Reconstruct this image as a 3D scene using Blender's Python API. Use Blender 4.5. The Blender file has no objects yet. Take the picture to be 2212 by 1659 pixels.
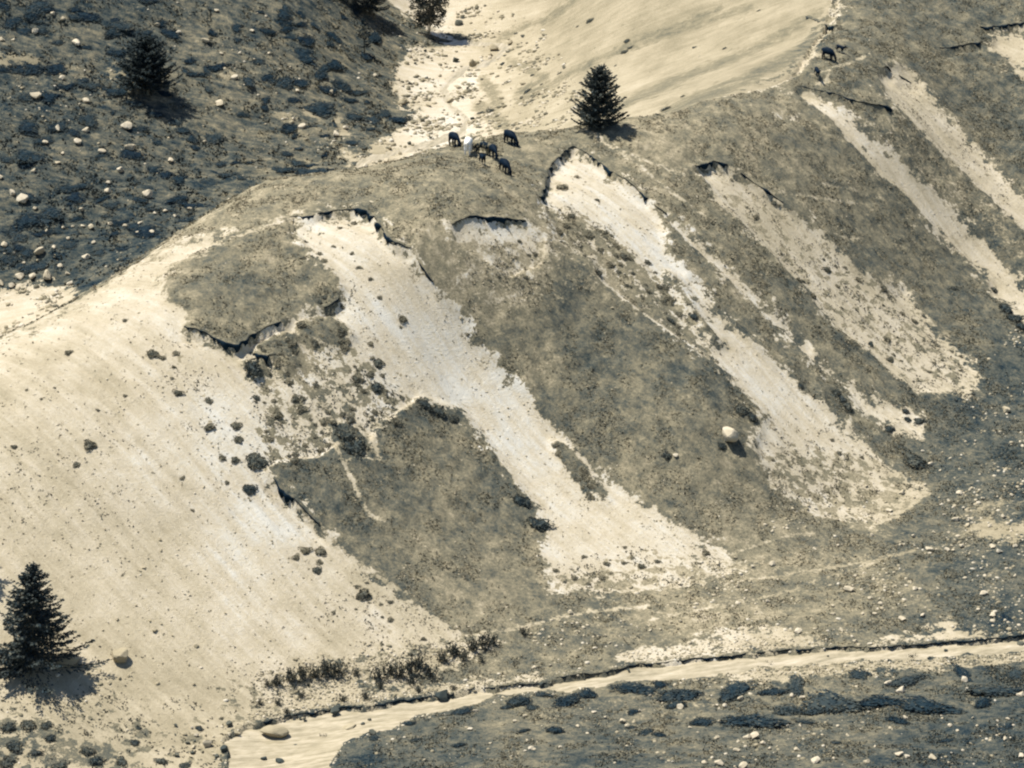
import bpy, math, random
import numpy as np

# ------------------------------------------------------------------ camera, sky, sun, exposure
scene = bpy.context.scene
F_PX, PITCH, CAM_H = 3024.0, math.radians(20.0), 163.6      # focal length in pixels of a 1024 px wide picture
cam_data = bpy.data.cameras.new("camera")
cam_data.sensor_width = 36.0
cam_data.lens = F_PX / 1024.0 * 36.0
cam_data.clip_start, cam_data.clip_end = 1.0, 3000.0
cam = bpy.data.objects.new("camera", cam_data)
cam.location = (0, 0, CAM_H)
cam.rotation_euler = (math.radians(70.0), 0, 0)
scene.collection.objects.link(cam)
scene.camera = cam

SUN_TRAVEL = np.array([0.36, -0.10, -0.93]); SUN_TRAVEL /= np.linalg.norm(SUN_TRAVEL)
elev = math.asin(-SUN_TRAVEL[2])
azim = math.atan2(-SUN_TRAVEL[0], -SUN_TRAVEL[1])           # from +Y, clockwise
world = bpy.data.worlds.new("World"); scene.world = world; world.use_nodes = True
wn = world.node_tree.nodes; wl = world.node_tree.links
for n in list(wn): wn.remove(n)
sky = wn.new("ShaderNodeTexSky"); sky.sky_type = 'NISHITA'; sky.sun_disc = False
sky.sun_elevation = elev; sky.sun_rotation = azim; sky.altitude = 2200
bg = wn.new("ShaderNodeBackground"); bg.inputs[1].default_value = 0.085
wo = wn.new("ShaderNodeOutputWorld")
wl.new(sky.outputs[0], bg.inputs[0]); wl.new(bg.outputs[0], wo.inputs[0])

sun_data = bpy.data.lights.new("sun", 'SUN'); sun_data.energy = 4.4
sun_data.angle = math.radians(0.5); sun_data.color = (1.0, 0.965, 0.90)
sun = bpy.data.objects.new("sun", sun_data); scene.collection.objects.link(sun)
from mathutils import Vector, Matrix
sun.rotation_euler = Vector(SUN_TRAVEL).to_track_quat('-Z', 'Y').to_euler()
sun.location = (-150, 560, 300)

vs = scene.view_settings
vs.view_transform = 'Standard'; vs.look = 'None'; vs.gamma = 1.0; vs.use_curve_mapping = False
vs.exposure = 1.0
scene.cycles.max_bounces = 4
scene.cycles.diffuse_bounces = 2
scene.cycles.filter_width = 2.2

RNG = np.random.default_rng(11)
random.seed(5)
COL = scene.collection

# ------------------------------------------------------------------ pixel <-> place
SIN, COS = math.sin(PITCH), math.cos(PITCH)
K22 = 1024.0 / 2212.0                                        # coordinates read off the 2212 px wide view
def project(x, y, z):
    dz = z - CAM_H
    d = y * COS - dz * SIN
    h = y * SIN + dz * COS
    return 512 + F_PX * x / d, 384 - F_PX * h / d
def ray(u, v):
    a, b = (u - 512) / F_PX, (384 - v) / F_PX
    return a, COS + b * SIN, -SIN + b * COS                  # dx, dy, dz
def at_height(u, v, z):
    dx, dy, dz = ray(u, v)
    t = (z - CAM_H) / dz
    return dx * t, dy * t, z

# ------------------------------------------------------------------ noise
_perm = np.random.default_rng(3).random((256, 256))
def vnoise(x, y):
    xi = np.floor(x).astype(int); yi = np.floor(y).astype(int)
    fx = x - xi; fy = y - yi
    fx = fx * fx * fx * (fx * (fx * 6 - 15) + 10); fy = fy * fy * fy * (fy * (fy * 6 - 15) + 10)
    a = _perm[xi & 255, yi & 255]; b = _perm[(xi + 1) & 255, yi & 255]
    c = _perm[xi & 255, (yi + 1) & 255]; d = _perm[(xi + 1) & 255, (yi + 1) & 255]
    return (a + (b - a) * fx) * (1 - fy) + (c + (d - c) * fx) * fy - 0.5
def fbm(x, y, octaves=4, gain=0.5):
    s = 0; amp = 1.0
    for o in range(octaves):
        ca, sa = math.cos(o * 0.7), math.sin(o * 0.7)
        s = s + amp * vnoise((x * ca - y * sa) + 17.3 * o, (x * sa + y * ca) + 9.1 * o)
        x = x * 2.03; y = y * 2.03; amp *= gain
    return s
def smooth(e0, e1, x):
    t = np.clip((x - e0) / (e1 - e0), 0, 1)
    return t * t * (3 - 2 * t)

# ------------------------------------------------------------------ the lie of the land: points (u, v in the 2212 view, height in m)
CTRL = [
 # near bank, rising towards the opposite slope
 (1500,1659,6.0),(2212,1659,8.5),(1000,1659,3.2),(720,1655,1.6),(1500,1560,2.6),(2212,1540,5.2),(1100,1535,1.2),(860,1570,0.9),
 (1500,1900,15),(2300,1900,17),(700,1900,8),(0,1900,7),(-200,1800,6),(2450,1659,10),(2450,1500,5.5),
 # river
 (560,1640,0.0),(640,1575,0.0),(900,1528,0.25),(1150,1485,0.6),(1400,1450,1.1),(1700,1425,1.7),(2000,1405,2.3),(2212,1388,2.8),(2450,1370,3.4),
 # far bank, flats
 (480,1600,0.9),(560,1520,1.5),(800,1490,1.3),(1000,1455,1.5),(1300,1420,2.0),(1600,1385,2.6),(1900,1370,3.2),(2180,1350,3.9),
 (0,1659,1.0),(200,1659,0.6),(380,1620,0.8),(0,1560,3.4),(150,1540,3.6),(300,1500,3.6),(420,1510,2.6),(-250,1560,3.4),
 (1200,1390,2.3),(1600,1320,3.0),(2000,1290,4.1),(2212,1200,5.4),(2212,1050,7.2),(2120,950,8.4),(2212,850,10.0),(2450,1000,9.0),(2450,750,13),
 # foot of the moraine
 (0,1480,5.4),(120,1475,5.0),(330,1478,4.0),(600,1445,3.2),(800,1415,3.0),(1000,1372,3.3),(1300,1285,3.8),(1570,1205,4.6),(1800,1090,6.0),(1990,1000,7.6),(2110,840,10.6),(2212,700,13.2),(2450,560,18),
 # face
 (1300,1030,11.8),(900,1100,13.0),(1500,900,17.5),(1300,700,26.5),(1000,760,25.5),(1750,800,17),(1500,560,30.5),(1850,420,30.5),
 (2090,560,19.0),(2212,500,21.5),(2212,300,30.5),
 # shoulder at the head of the chutes
 (760,462,40.3),(640,478,40.0),(540,600,35.6),(1000,480,40.2),(1240,318,41.8),(1190,370,40.2),(1545,355,38.8),(1730,192,42.2),(1900,232,39.6),(1120,440,40.4),
 (1950,170,40.5),(2120,100,41),(2212,60,42.5),(900,540,37.8),(500,640,34.5),
 # crest
 (0,735,29.5),(-250,860,25.5),(160,652,32),(330,548,35),(480,447,38.0),(580,397,40.2),(780,367,41.2),(960,322,41.0),(1130,287,42.0),(1270,273,42.8),(1400,255,43.2),(1560,215,43.6),
 (1720,160,44.2),(1770,80,45.6),(1800,0,47.8),(1850,-120,50.5),(2212,0,46),(2000,40,45),(2212,-150,51),(2450,-100,52),(2450,200,40),
 # stream behind the ridge
 (0,648,7.5),(-250,640,5.5),(130,620,9.0),(830,322,18.0),(950,200,20.5),(980,100,23.0),(900,20,26.5),(900,-140,31),(1050,120,22.5),(1000,285,18.6),
 # far slope on the left
 (0,560,11.5),(0,400,20),(0,200,30.5),(0,0,42),(0,-200,55),(-300,200,32),(-300,-200,57),(250,500,14.5),(400,380,18.5),(400,200,27.5),(400,0,38.5),(400,-200,52),
 (620,330,19),(700,380,17.0),(700,200,24),(650,50,33),(800,60,28),(850,130,23.5),(820,230,20.5),(650,-200,46),
 # far scree slope on the right
 (1110,100,23.4),(1120,200,22.0),(1080,270,20.0),(1200,180,25.5),(1300,100,31),(1250,0,32.5),(1450,120,34.5),(1600,50,41),(1500,0,40.5),(1250,-200,43),(1600,-150,50),(1700,100,42.0),(1350,230,34.5),(1550,180,40.5),
]
P = np.array([at_height(u * K22, v * K22, z) for u, v, z in CTRL])
# the lee of the ridge drops off behind its crest, where the picture shows nothing
LEE = [(1240,285,42.3),(1330,265,43.0),(1440,245,43.3),(0,735,29.5),(160,652,32),(330,548,35),(480,447,38.0),(580,397,40.2),(780,367,41.2),(960,322,41.0),(1130,287,42.0)]
lee = []
for u, v, z in LEE:
    x, y, z = at_height(u * K22, v * K22, z)
    lee.append((x - 4.0, y + 7.0, z - 3.8)); lee.append((x - 9.5, y + 17.0, z - 11.0))
P = np.vstack([P, lee])

def tps_fit(P, lam):
    X = P[:, :2] / 100.0
    d2 = ((X[:, None] - X[None]) ** 2).sum(-1)
    Km = np.where(d2 > 0, 0.5 * d2 * np.log(d2 + 1e-12), 0) + lam * np.eye(len(X))
    Q = np.hstack([np.ones((len(X), 1)), X])
    A = np.zeros((len(X) + 3, len(X) + 3))
    A[:len(X), :len(X)] = Km; A[:len(X), len(X):] = Q; A[len(X):, :len(X)] = Q.T
    return X, np.linalg.solve(A, np.concatenate([P[:, 2], np.zeros(3)]))
TPS_X, TPS_W = tps_fit(P, 0.0012)
def base_height(x, y):
    x = np.asarray(x, float).ravel() / 100; y = np.asarray(y, float).ravel() / 100
    out = np.empty(len(x)); n = len(TPS_X)
    for s in range(0, len(x), 40000):
        e = s + 40000
        d2 = (x[s:e, None] - TPS_X[:, 0]) ** 2 + (y[s:e, None] - TPS_X[:, 1]) ** 2
        out[s:e] = (0.5 * d2 * np.log(d2 + 1e-12)) @ TPS_W[:n] + TPS_W[n] + TPS_W[n + 1] * x[s:e] + TPS_W[n + 2] * y[s:e]
    return out

# ------------------------------------------------------------------ ground cover, traced in the 2212 view and laid onto the land
SCREE_FRONT = [
 [(-250,880),(0,735),(110,680),(200,625),(270,585),(340,545),(400,522),(460,508),(505,508),(470,530),(420,550),(370,575),(345,600),(365,640),(405,680),(397,712),(440,722),(470,738),(505,752),(525,744),(545,728),(580,708),(610,700),(650,680),(690,672),(732,655),(735,612),(712,590),(690,568),(660,540),(645,510),(632,485),(680,470),(705,460),(740,456),(790,458),(808,470),(828,505),(850,530),(885,541),(905,575),(935,620),(955,645),(1000,680),(1030,735),(1060,768),(1120,830),(1180,900),(1240,968),(1300,1020),(1400,1090),(1480,1140),(1555,1188),(1572,1208),(1520,1218),(1440,1228),(1380,1240),(1300,1262),(1230,1258),(1180,1250),(1168,1200),(1185,1150),(1150,1095),(1125,1050),(1080,1000),(1045,955),(1005,893),(950,872),(905,855),(880,885),(820,920),(800,955),(790,990),(730,960),(680,990),(600,1000),(575,1010),(592,1040),(640,1090),(690,1140),(760,1200),(820,1250),(880,1290),(940,1330),(1000,1370),(900,1402),(800,1425),(700,1440),(960,1385),(1040,1372),(1070,1392),(1010,1425),(940,1450),(860,1475),(700,1490),(600,1520),(555,1560),(500,1592),(480,1640),(470,1720),(-250,1720)],
 [(1188,362),(1215,336),(1240,318),(1290,350),(1340,385),(1400,432),(1430,475),(1448,540),(1480,592),(1560,682),(1620,742),(1700,802),(1752,862),(1850,945),(1895,985),(1820,1000),(1700,1010),(1642,1000),(1632,965),(1652,905),(1640,885),(1600,848),(1560,800),(1480,744),(1380,672),(1300,612),(1280,560),(1200,520),(1180,450),(1172,430),(1180,395)],
 [(1398,428),(1480,500),(1560,572),(1650,662),(1705,710),(1765,772),(1810,812),(1885,860),(1962,892),(1948,915),(1900,920),(1858,890),(1835,850),(1770,795),(1700,724),(1640,668),(1550,580),(1470,506)],
 [(1508,364),(1545,351),(1600,378),(1660,420),(1700,450),(1760,492),(1800,530),(1850,580),(1900,610),(1955,622),(1992,680),(2040,730),(2105,790),(2128,832),(2080,852),(1980,850),(1920,802),(1878,760),(1800,700),(1740,625),(1680,562),(1600,482),(1540,430)],
 [(1720,190),(1760,202),(1800,222),(1850,258),(1900,302),(1960,362),(2000,402),(2050,452),(2100,502),(2140,542),(2184,585),(2240,630),(2300,690),(2300,780),(2212,702),(2165,652),(2140,640),(2134,602),(2100,572),(2060,532),(2010,482),(1954,422),(1900,377),(1850,322),(1790,252),(1725,207)],
 [(1895,160),(1922,140),(1960,148),(1990,175),(2030,230),(2080,290),(2130,340),(2180,395),(2300,500),(2300,580),(2212,500),(2165,455),(2120,412),(2060,352),(2000,302),(1950,242),(1912,202)],
 [(2150,70),(2190,62),(2300,50),(2300,260),(2212,180),(2172,132),(2142,104)],
 [(975,495),(1000,480),(1015,472),(1060,477),(1135,484),(1180,515),(1175,575),(1100,600),(1050,565),(985,525)],
 [(1640,900),(1760,900),(1895,985),(2010,1065),(1920,1130),(1760,1115),(1650,1040)],
 [(1960,880),(2000,905),(1990,935),(1920,935)],
 [(1180,1240),(1570,1200),(1640,1225),(1500,1262),(1320,1285),(1190,1275)],
 [(1340,1412),(1400,1400),(1500,1390),(1560,1365),(1620,1355),(1700,1360),(1780,1385),(1790,1402),(1700,1406),(1500,1424),(1350,1438)],
 [(1895,1396),(1930,1370),(1990,1372),(2040,1345),(2060,1350),(2090,1372),(2150,1378),(2190,1386),(2060,1394)],
 [(560,1500),(700,1478),(850,1490),(1000,1480),(1130,1462),(1180,1470),(1080,1492),(960,1507),(870,1517),(700,1540),(560,1565),(530,1540)],
 [(1560,1456),(1640,1442),(1760,1435),(1900,1428),(2050,1421),(2212,1408),(2300,1400),(2300,1425),(2100,1442),(1900,1448),(1700,1464),(1590,1472)],
 [(1815,-30),(1800,10),(1775,45),(1745,62),(1722,110),(1690,150),(1640,180),(1560,212),(1640,198),(1722,166),(1755,128),(1768,100),(1798,66),(1815,20)],
 [(2090,1140),(2130,1120),(2212,1130),(2300,1140),(2300,1170),(2200,1165),(2120,1160)],
 [(1680,252),(1720,262),(1690,258)],
]
TURF_ISLANDS = [
 [(555,735),(600,718),(640,722),(645,755),(605,776),(558,768)], [(640,695),(700,678),(745,698),(765,722),(725,742),(672,736),(648,715)], [(528,776),(568,774),(578,794),(540,798)], [(590,775),(640,765),(650,785),(615,800)],
 [(1193,948),(1225,962),(1264,1008),(1300,1048),(1314,1078),(1296,1087),(1260,1056),(1222,1014),(1199,975)], [(716,912),(760,922),(802,955),(818,990),(780,986),(738,975),(720,945)], [(1440,590),(1470,600),(1520,690),(1560,740),(1540,740),(1480,660)],
 [(640,540),(690,565),(715,600),(700,605),(660,570)], [(690,565),(720,590),(740,620),(735,640),(705,610)],
]
SCREE_BACK = [
 [(828,-60),(836,0),(890,42),(930,70),(965,74),(1010,88),(960,98),(885,105),(853,150),(850,195),(873,225),(900,237),(886,265),(840,292),(803,307),(790,360),(900,400),(1900,500),(1900,-200),(828,-200)],
 [(-300,650),(0,630),(60,616),(130,618),(165,628),(150,800),(0,800),(-300,800)],
 [(590,243),(615,240),(642,262),(625,268),(600,258)], [(470,158),(520,160),(520,168),(478,168)], [(240,160),(282,162),(285,172),(245,170)],
 [(0,118),(60,122),(85,132),(0,132)], [(725,262),(745,275),(755,295),(735,292)], [(740,318),(790,345),(760,352),(735,335)], [(650,240),(700,252),(690,258),(655,250)],
]
# weight of the vegetation that breaks up bare ground (polygon, share, soft edge in px)
MOTTLE = [
 ([(540,760),(640,690),(740,700),(800,760),(860,840),(905,855),(900,900),(830,920),(790,990),(720,960),(640,990),(570,1010),(556,900)],0.62,14),
 ([(1170,430),(1260,455),(1400,560),(1500,690),(1570,800),(1480,744),(1380,672),(1300,612),(1280,560),(1200,520)],0.86,10),
 ([(1508,364),(1545,351),(1700,450),(1850,580),(1955,622),(2105,790),(2128,832),(2080,852),(1980,850),(1878,760),(1740,625),(1600,482)],0.52,12),
 ([(1200,1215),(1400,1180),(1560,1190),(1572,1208),(1520,1218),(1440,1228),(1380,1240),(1300,1262),(1200,1255)],0.48,8),
 ([(1650,890),(1760,920),(1890,985),(1820,1005),(1700,1015),(1642,1000)],0.42,12),
 ([(-100,1500),(330,1495),(470,1540),(480,1720),(-100,1720)],0.42,14),([(0,1540),(90,1550),(250,1600),(300,1530),(340,1560),(330,1720),(-100,1720)],0.66,12),
 ([(560,1500),(850,1480),(1130,1462),(1180,1470),(960,1507),(700,1540),(530,1560)],0.42,8),
 ([(970,505),(1140,500),(1190,520),(1180,590),(1100,610),(985,540)],0.72,10),([(1640,960),(1780,960),(1895,985),(2010,1065),(1920,1130),(1760,1115),(1650,1040)],0.70,14),([(1180,1235),(1570,1208),(1640,1225),(1500,1262),(1320,1285),(1190,1275)],0.70,8),
 ([(450,1470),(700,1440),(960,1385),(1070,1385),(1010,1430),(700,1490),(540,1570),(480,1600)],0.46,8),
 ([(1560,1450),(2300,1395),(2300,1430),(1700,1470)],0.42,5),
 ([(1820,-30),(1745,62),(1690,150),(1560,212),(1722,166),(1800,66)],0.62,5),
 ([(760,1230),(900,1290),(1000,1370),(820,1420),(700,1330)],0.30,20),
 ([(300,740),(420,740),(480,860),(560,1000),(560,1080),(480,1060),(380,880)],0.24,16),
 ([(0,900),(250,900),(330,1100),(0,1150)],0.16,26),
 ([(680,680),(760,590),(860,760),(940,860),(880,860),(760,740)],0.24,14),
 ([(1800,-100),(1560,215),(1280,270),(1100,280),(1080,200),(1110,90),(1000,0),(960,-100)],0.20,14),
 ([(1900,140),(2000,170),(2140,340),(2212,430),(2212,480),(2050,340)],0.26,12),
]
# share of worn, stony patches within turf
WEAR = [([(950,540),(1150,500),(1290,560),(1310,650),(1130,690),(1000,690)],0.55),([(860,900),(1000,950),(1110,1050),(1130,1200),(1000,1150)],0.3),([(1300,1250),(1700,1170),(1950,1060),(2100,1200),(1800,1350),(1250,1340)],0.5),
 ([(1440,440),(1560,480),(1700,620),(1640,660)],0.4),([(1560,620),(1640,640),(1850,840),(1800,860),(1700,760)],0.5),([(1800,240),(1920,240),(2080,380),(2230,540),(2230,600),(2020,420)],0.66),([(400,140),(760,150),(740,420),(300,430)],0.32),([(0,100),(300,150),(280,200),(0,170)],0.4),
 ([(1150,1500),(1900,1440),(1850,1560),(1100,1600)],0.45),([(600,1080),(700,1080),(960,1330),(900,1330)],0.2),([(1130,680),(1300,700),(1560,900),(1600,1180),(1400,1080),(1200,900)],0.26),([(1900,980),(2100,900),(2212,1100),(2212,1330),(1950,1300)],0.42),([(1200,1330),(2212,1300),(2212,1390),(1340,1420)],0.45),([(560,1450),(1200,1380),(1340,1430),(1100,1490),(600,1540)],0.4),([(1700,1560),(2212,1520),(2212,1640),(1500,1640)],0.28)]
# bare streaks and cattle tracks through grass (polyline, half width in px of the 1024 picture)
TRACKS = [
 ([(1285,595),(1330,630),(1370,665),(1420,700),(1470,735)],1.8), ([(722,960),(745,1010),(775,1075),(800,1115),(830,1130)],1.7), ([(800,940),(812,970),(820,995)],1.7),
 ([(735,1000),(815,998)],0.9), ([(590,1040),(640,1090),(700,1145),(760,1205),(830,1255),(880,1285)],1.6), ([(1640,890),(1645,940),(1632,990),(1640,1040)],1.6),
 ([(1000,1372),(1100,1360),(1160,1345),(1250,1325),(1400,1310)],1.3), ([(330,1478),(450,1458),(600,1450),(800,1428),(1000,1372)],1.4),
 ([(500,515),(560,500),(620,480),(640,472)],1.4), ([(560,498),(600,478),(660,455)],0.9), ([(1260,283),(1330,320),(1400,352),(1480,385)],1.0), ([(1300,310),(1380,360),(1450,420),(1520,470)],0.9),
 ([(1480,372),(1600,400),(1720,425),(1850,445)],0.8), ([(1660,470),(1760,500),(1860,520)],0.7), ([(1780,400),(1900,430)],0.7), ([(1745,165),(1800,150),(1880,120)],0.9),
 ([(1765,180),(1785,178),(1792,165)],1.6), ([(1750,125),(1775,118)],1.6), ([(880,690),(960,640),(1040,560)],0.9), ([(1000,680),(1050,655),(1120,640)],0.9), ([(1050,520),(1090,560),(1150,600)],0.9),
 ([(300,1500),(260,1540),(200,1575)],1.8), ([(310,1500),(345,1545),(400,1590)],1.8), ([(1560,1205),(1680,1160),(1760,1150)],0.9), ([(2080,1110),(2140,1090),(2212,1085)],1.1), ([(2100,1115),(2120,1140),(2190,1170)],1.1),
 ([(1020,1390),(1120,1352)],1.0), ([(1400,1340),(1650,1290),(1900,1210)],0.8), ([(1600,1255),(1800,1225),(1980,1190)],0.8),
 ([(270,585),(360,520),(430,470),(470,450)],1.8), ([(350,560),(420,520),(490,490)],1.3), ([(300,570),(340,520),(345,480)],0.9),
]
TONE_FRONT = [(1230,650,112),(1262,762,108),(1350,770,112),(1440,800,114),(1190,880,120),(1540,880,112),(560,660,116),(500,600,118),(760,940,104),(940,880,108),(650,1010,108),(1100,1080,112),(560,430,154),(800,400,148),(1050,350,142),(1250,300,144),(430,470,161),(330,525,185),(250,575,178),(540,560,151),(480,640,137),(640,640,141),(560,700,139),(1000,560,163),(1150,560,169),(1100,650,163),(1300,640,157),(1200,800,139),(1350,850,133),
 (1500,900,139),(1400,1000,143),(1550,1050,149),(1600,1130,151),(1000,1000,137),(880,1000,131),(700,1080,125),(900,1200,140),(1050,1200,140),(1100,1300,146),(1000,1310,144),(1250,1300,138),(1400,1290,148),(1500,1340,156),(1750,1250,148),(1700,1330,148),
 (1200,1420,132),(1300,1380,122),(1950,1280,126),(2150,1280,100),(2050,1150,112),(2212,1000,86),(2120,920,90),(2050,1000,102),(1900,1060,151),(2212,800,88),(2150,1380,86),
 (1400,350,159),(1550,280,145),(1650,350,153),(1780,420,137),(1900,520,127),(2000,560,125),(2080,680,121),(1700,720,129),(1600,620,139),(1650,250,147),(1750,230,135),(1850,60,125),(2000,60,119),(2150,30,113),(1900,110,129),(2050,160,125),(2100,220,121),(2212,250,109),(2150,500,117),(2050,380,135),(1950,330,141),(2180,320,109),
 (1150,1540,123),(900,1600,97),(1400,1540,125),(1700,1500,119),(2100,1480,99),(1300,1620,93),(1600,1600,101),(2000,1620,83),(2200,1600,79),(800,1640,81),(1900,1540,107),(150,1600,107),(300,1620,115),(60,1640,93)]
TONE_BACK = [(100,60,94),(300,60,90),(500,60,104),(700,60,110),(100,250,90),(300,260,100),(450,180,118),(600,200,114),(750,150,110),(820,100,108),(100,450,84),(300,430,90),(450,380,98),(600,300,114),(750,270,116),(50,570,82),(200,560,86),(650,370,120),(800,250,108),(150,130,106),(-200,300,88),(900,80,114)]
STONE_FRONT = [(60,800,214),(200,900,212),(100,1050,206),(350,1000,220),(300,1200,206),(500,1300,216),(600,1350,220),(480,900,236),(560,1100,238),(450,780,223),(760,520,229),(900,700,233),(1050,850,237),(1250,1050,233),(1350,1180,225),(1290,420,233),(1450,580,241),(1700,830,231),(1800,950,221),(1650,520,206),(1950,720,211),(1820,260,225),(2050,500,217),(2000,250,206),(2150,400,207),(2212,100,201),(200,1500,189),(400,1550,191),(300,560,213),(1500,1405,223),(2000,1375,213),(800,1500,200),(700,1470,198),(2150,1150,176),(1750,1450,196),(2100,1430,190)]
STONE_BACK = [(950,60,227),(1000,180,231),(950,300,237),(1080,100,198),(1150,250,194),(1300,200,188),(1250,80,176),(1450,60,174),(1500,150,186),(1650,80,180),(1300,250,196),(60,650,217),(300,300,165),(600,300,169),(100,120,165),(700,270,175),(760,330,189),(500,160,165)]
RIVER = [(470,1720),(495,1650),(490,1600),(530,1572),(620,1550),(720,1536),(800,1528),(870,1516),(960,1506),(1020,1492),(1090,1486),(1190,1480),(1200,1466),(1330,1456),(1360,1441),(1500,1426),(1700,1409),(1900,1402),(2060,1391),(2212,1376),(2500,1355),(2500,1375),(2212,1402),(2050,1416),(1900,1424),(1760,1432),(1640,1440),(1560,1452),(1500,1458),(1400,1468),(1310,1476),(1240,1488),(1180,1492),(1100,1500),(1030,1515),(940,1535),(900,1545),(850,1568),(780,1580),(740,1600),(715,1640),(700,1720)]
CREEK = [((960,-120),(940,-40),(915,20),(925,60),(985,90),(1055,92),(1100,100),(1060,130),(1000,150),(960,190),(975,230),(1010,255),(1000,285),(930,310),(850,330),(780,350)),3.2]

LIPS = [
 [(625,471),(645,470),(690,467),(705,459),(740,456),(790,458),(806,468),(828,503),(850,529),(886,541)], [(634,478),(632,492),(636,505)], [(903,572),(935,618)],
 [(397,714),(440,722),(472,738),(505,752),(526,744),(546,728),(582,708),(608,700)], [(545,770),(570,776),(596,768)], [(700,672),(733,652)],
 [(978,494),(1000,480),(1015,471),(1060,476),(1100,480),(1137,483)], [(1168,432),(1180,398),(1188,362),(1215,335),(1240,316),(1290,349),(1340,384),(1400,431)],
 [(1505,364),(1545,351),(1572,361)], [(1600,378),(1660,419),(1692,442)], [(1722,188),(1760,196),(1800,203),(1850,222),(1882,231),(1915,233),(1928,241)],
 [(1740,38),(1770,50)], [(1775,54),(1802,62)], [(2030,106),(2060,105),(2090,98),(2118,95)], [(2118,62),(2160,58),(2230,50)], [(1908,150),(1926,160)], [(1945,170),(1968,182)],
 [(590,1042),(640,1092),(690,1142)], [(1412,445),(1440,470)],
]
BANK_LIPS = [[(560,1564),(620,1550),(720,1536),(800,1528)], [(810,1527),(870,1516),(960,1506),(1020,1492)], [(1040,1490),(1090,1486),(1180,1480)], [(1200,1467),(1330,1456),(1360,1441),(1500,1426)], [(1500,1426),(1700,1409),(1900,1402)], [(1905,1402),(2060,1391),(2212,1376)]]
def seg_dist(px, py, pts, closed):
    best = np.full(px.shape, 1e18); inside = np.zeros(px.shape, bool)
    n = len(pts)
    for i in range(n if closed else n - 1):
        x0, y0 = pts[i]; x1, y1 = pts[(i + 1) % n]
        dx, dy = x1 - x0, y1 - y0
        t = np.clip(((px - x0) * dx + (py - y0) * dy) / (dx * dx + dy * dy + 1e-9), 0, 1)
        np.minimum(best, (px - x0 - t * dx) ** 2 + (py - y0 - t * dy) ** 2, out=best)
        if closed and y0 != y1:
            inside ^= ((y0 > py) != (y1 > py)) & (px < dx * (py - y0) / dy + x0)
    d = np.sqrt(best)
    return np.where(inside, d, -d) if closed else -d
LU, LV = np.meshgrid(np.arange(-110, 1136, 2.0), np.arange(-90, 860, 2.0))
def k22(pts): return [(a * K22, b * K22) for a, b in pts]
def union_sdf(polys):
    out = np.full(LU.shape, -1e3)
    for p in polys: np.maximum(out, seg_dist(LU, LV, k22(p), True), out=out)
    return out
def track_sdf(tracks):
    out = np.full(LU.shape, -1e3)
    for p, w in tracks: np.maximum(out, seg_dist(LU, LV, k22(p), False) + w, out=out)
    return out
def idw(samples):
    num = 0; den = 0
    for a, b, t in samples:
        w = 1.0 / (((LU - a * K22) ** 2 + (LV - b * K22) ** 2) + 300.0) ** 1.6
        num = num + w * t; den = den + w
    return num / den
def sample(r, u, v):
    a = np.clip((u + 110) / 2.0, 0, LU.shape[1] - 1.001); b = np.clip((v + 90) / 2.0, 0, LU.shape[0] - 1.001)
    i = a.astype(int); j = b.astype(int); fa = a - i; fb = b - j
    return (r[j, i] * (1 - fa) + r[j, i + 1] * fa) * (1 - fb) + (r[j + 1, i] * (1 - fa) + r[j + 1, i + 1] * fa) * fb
L_SF, L_SB = union_sdf(SCREE_FRONT), union_sdf(SCREE_BACK)
L_SF = np.minimum(L_SF, -union_sdf(TURF_ISLANDS))
L_TF, L_TB, L_STF, L_STB = idw(TONE_FRONT), idw(TONE_BACK), idw(STONE_FRONT), idw(STONE_BACK)
L_TR = track_sdf(TRACKS)
L_RV = seg_dist(LU, LV, k22(RIVER), True)
L_CK = track_sdf([CREEK])
L_LIP = track_sdf([(p, 0.0) for p in LIPS if p[0] != (978,494)])
GROWTH = [([(1262,268),(1330,235),(1400,200),(1520,150),(1640,105),(1770,25)],3.2),([(1440,240),(1560,195),(1690,135),(1790,70)],4.0),([(1120,215),(1250,150),(1400,80),(1560,20)],1.5),([(1340,110),(1450,70),(1620,15)],2.0),([(1080,80),(1180,40),(1240,0)],2.0),([(1045,175),(1075,215),(1060,245),(1090,270)],5.0),([(1060,250),(1040,235)],6.0),([(925,92),(990,84)],4.0),([(1100,130),(1180,170),(1120,200)],2.5),([(1480,215),(1600,170),(1720,110)],2.0)]
L_GR = track_sdf(GROWTH)
L_LIPC = track_sdf([([(a, b + 9) for a, b in p], 0.0) for p in LIPS if p[0] != (978,494)])
L_MO = np.zeros(LU.shape)
L_WE = np.zeros(LU.shape)
for p, w in WEAR: np.maximum(L_WE, w * smooth(-14, 14, seg_dist(LU, LV, k22(p), True)), out=L_WE)
for p, w, e in MOTTLE: np.maximum(L_MO, w * smooth(-e, e, seg_dist(LU, LV, k22(p), True)), out=L_MO)

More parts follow.
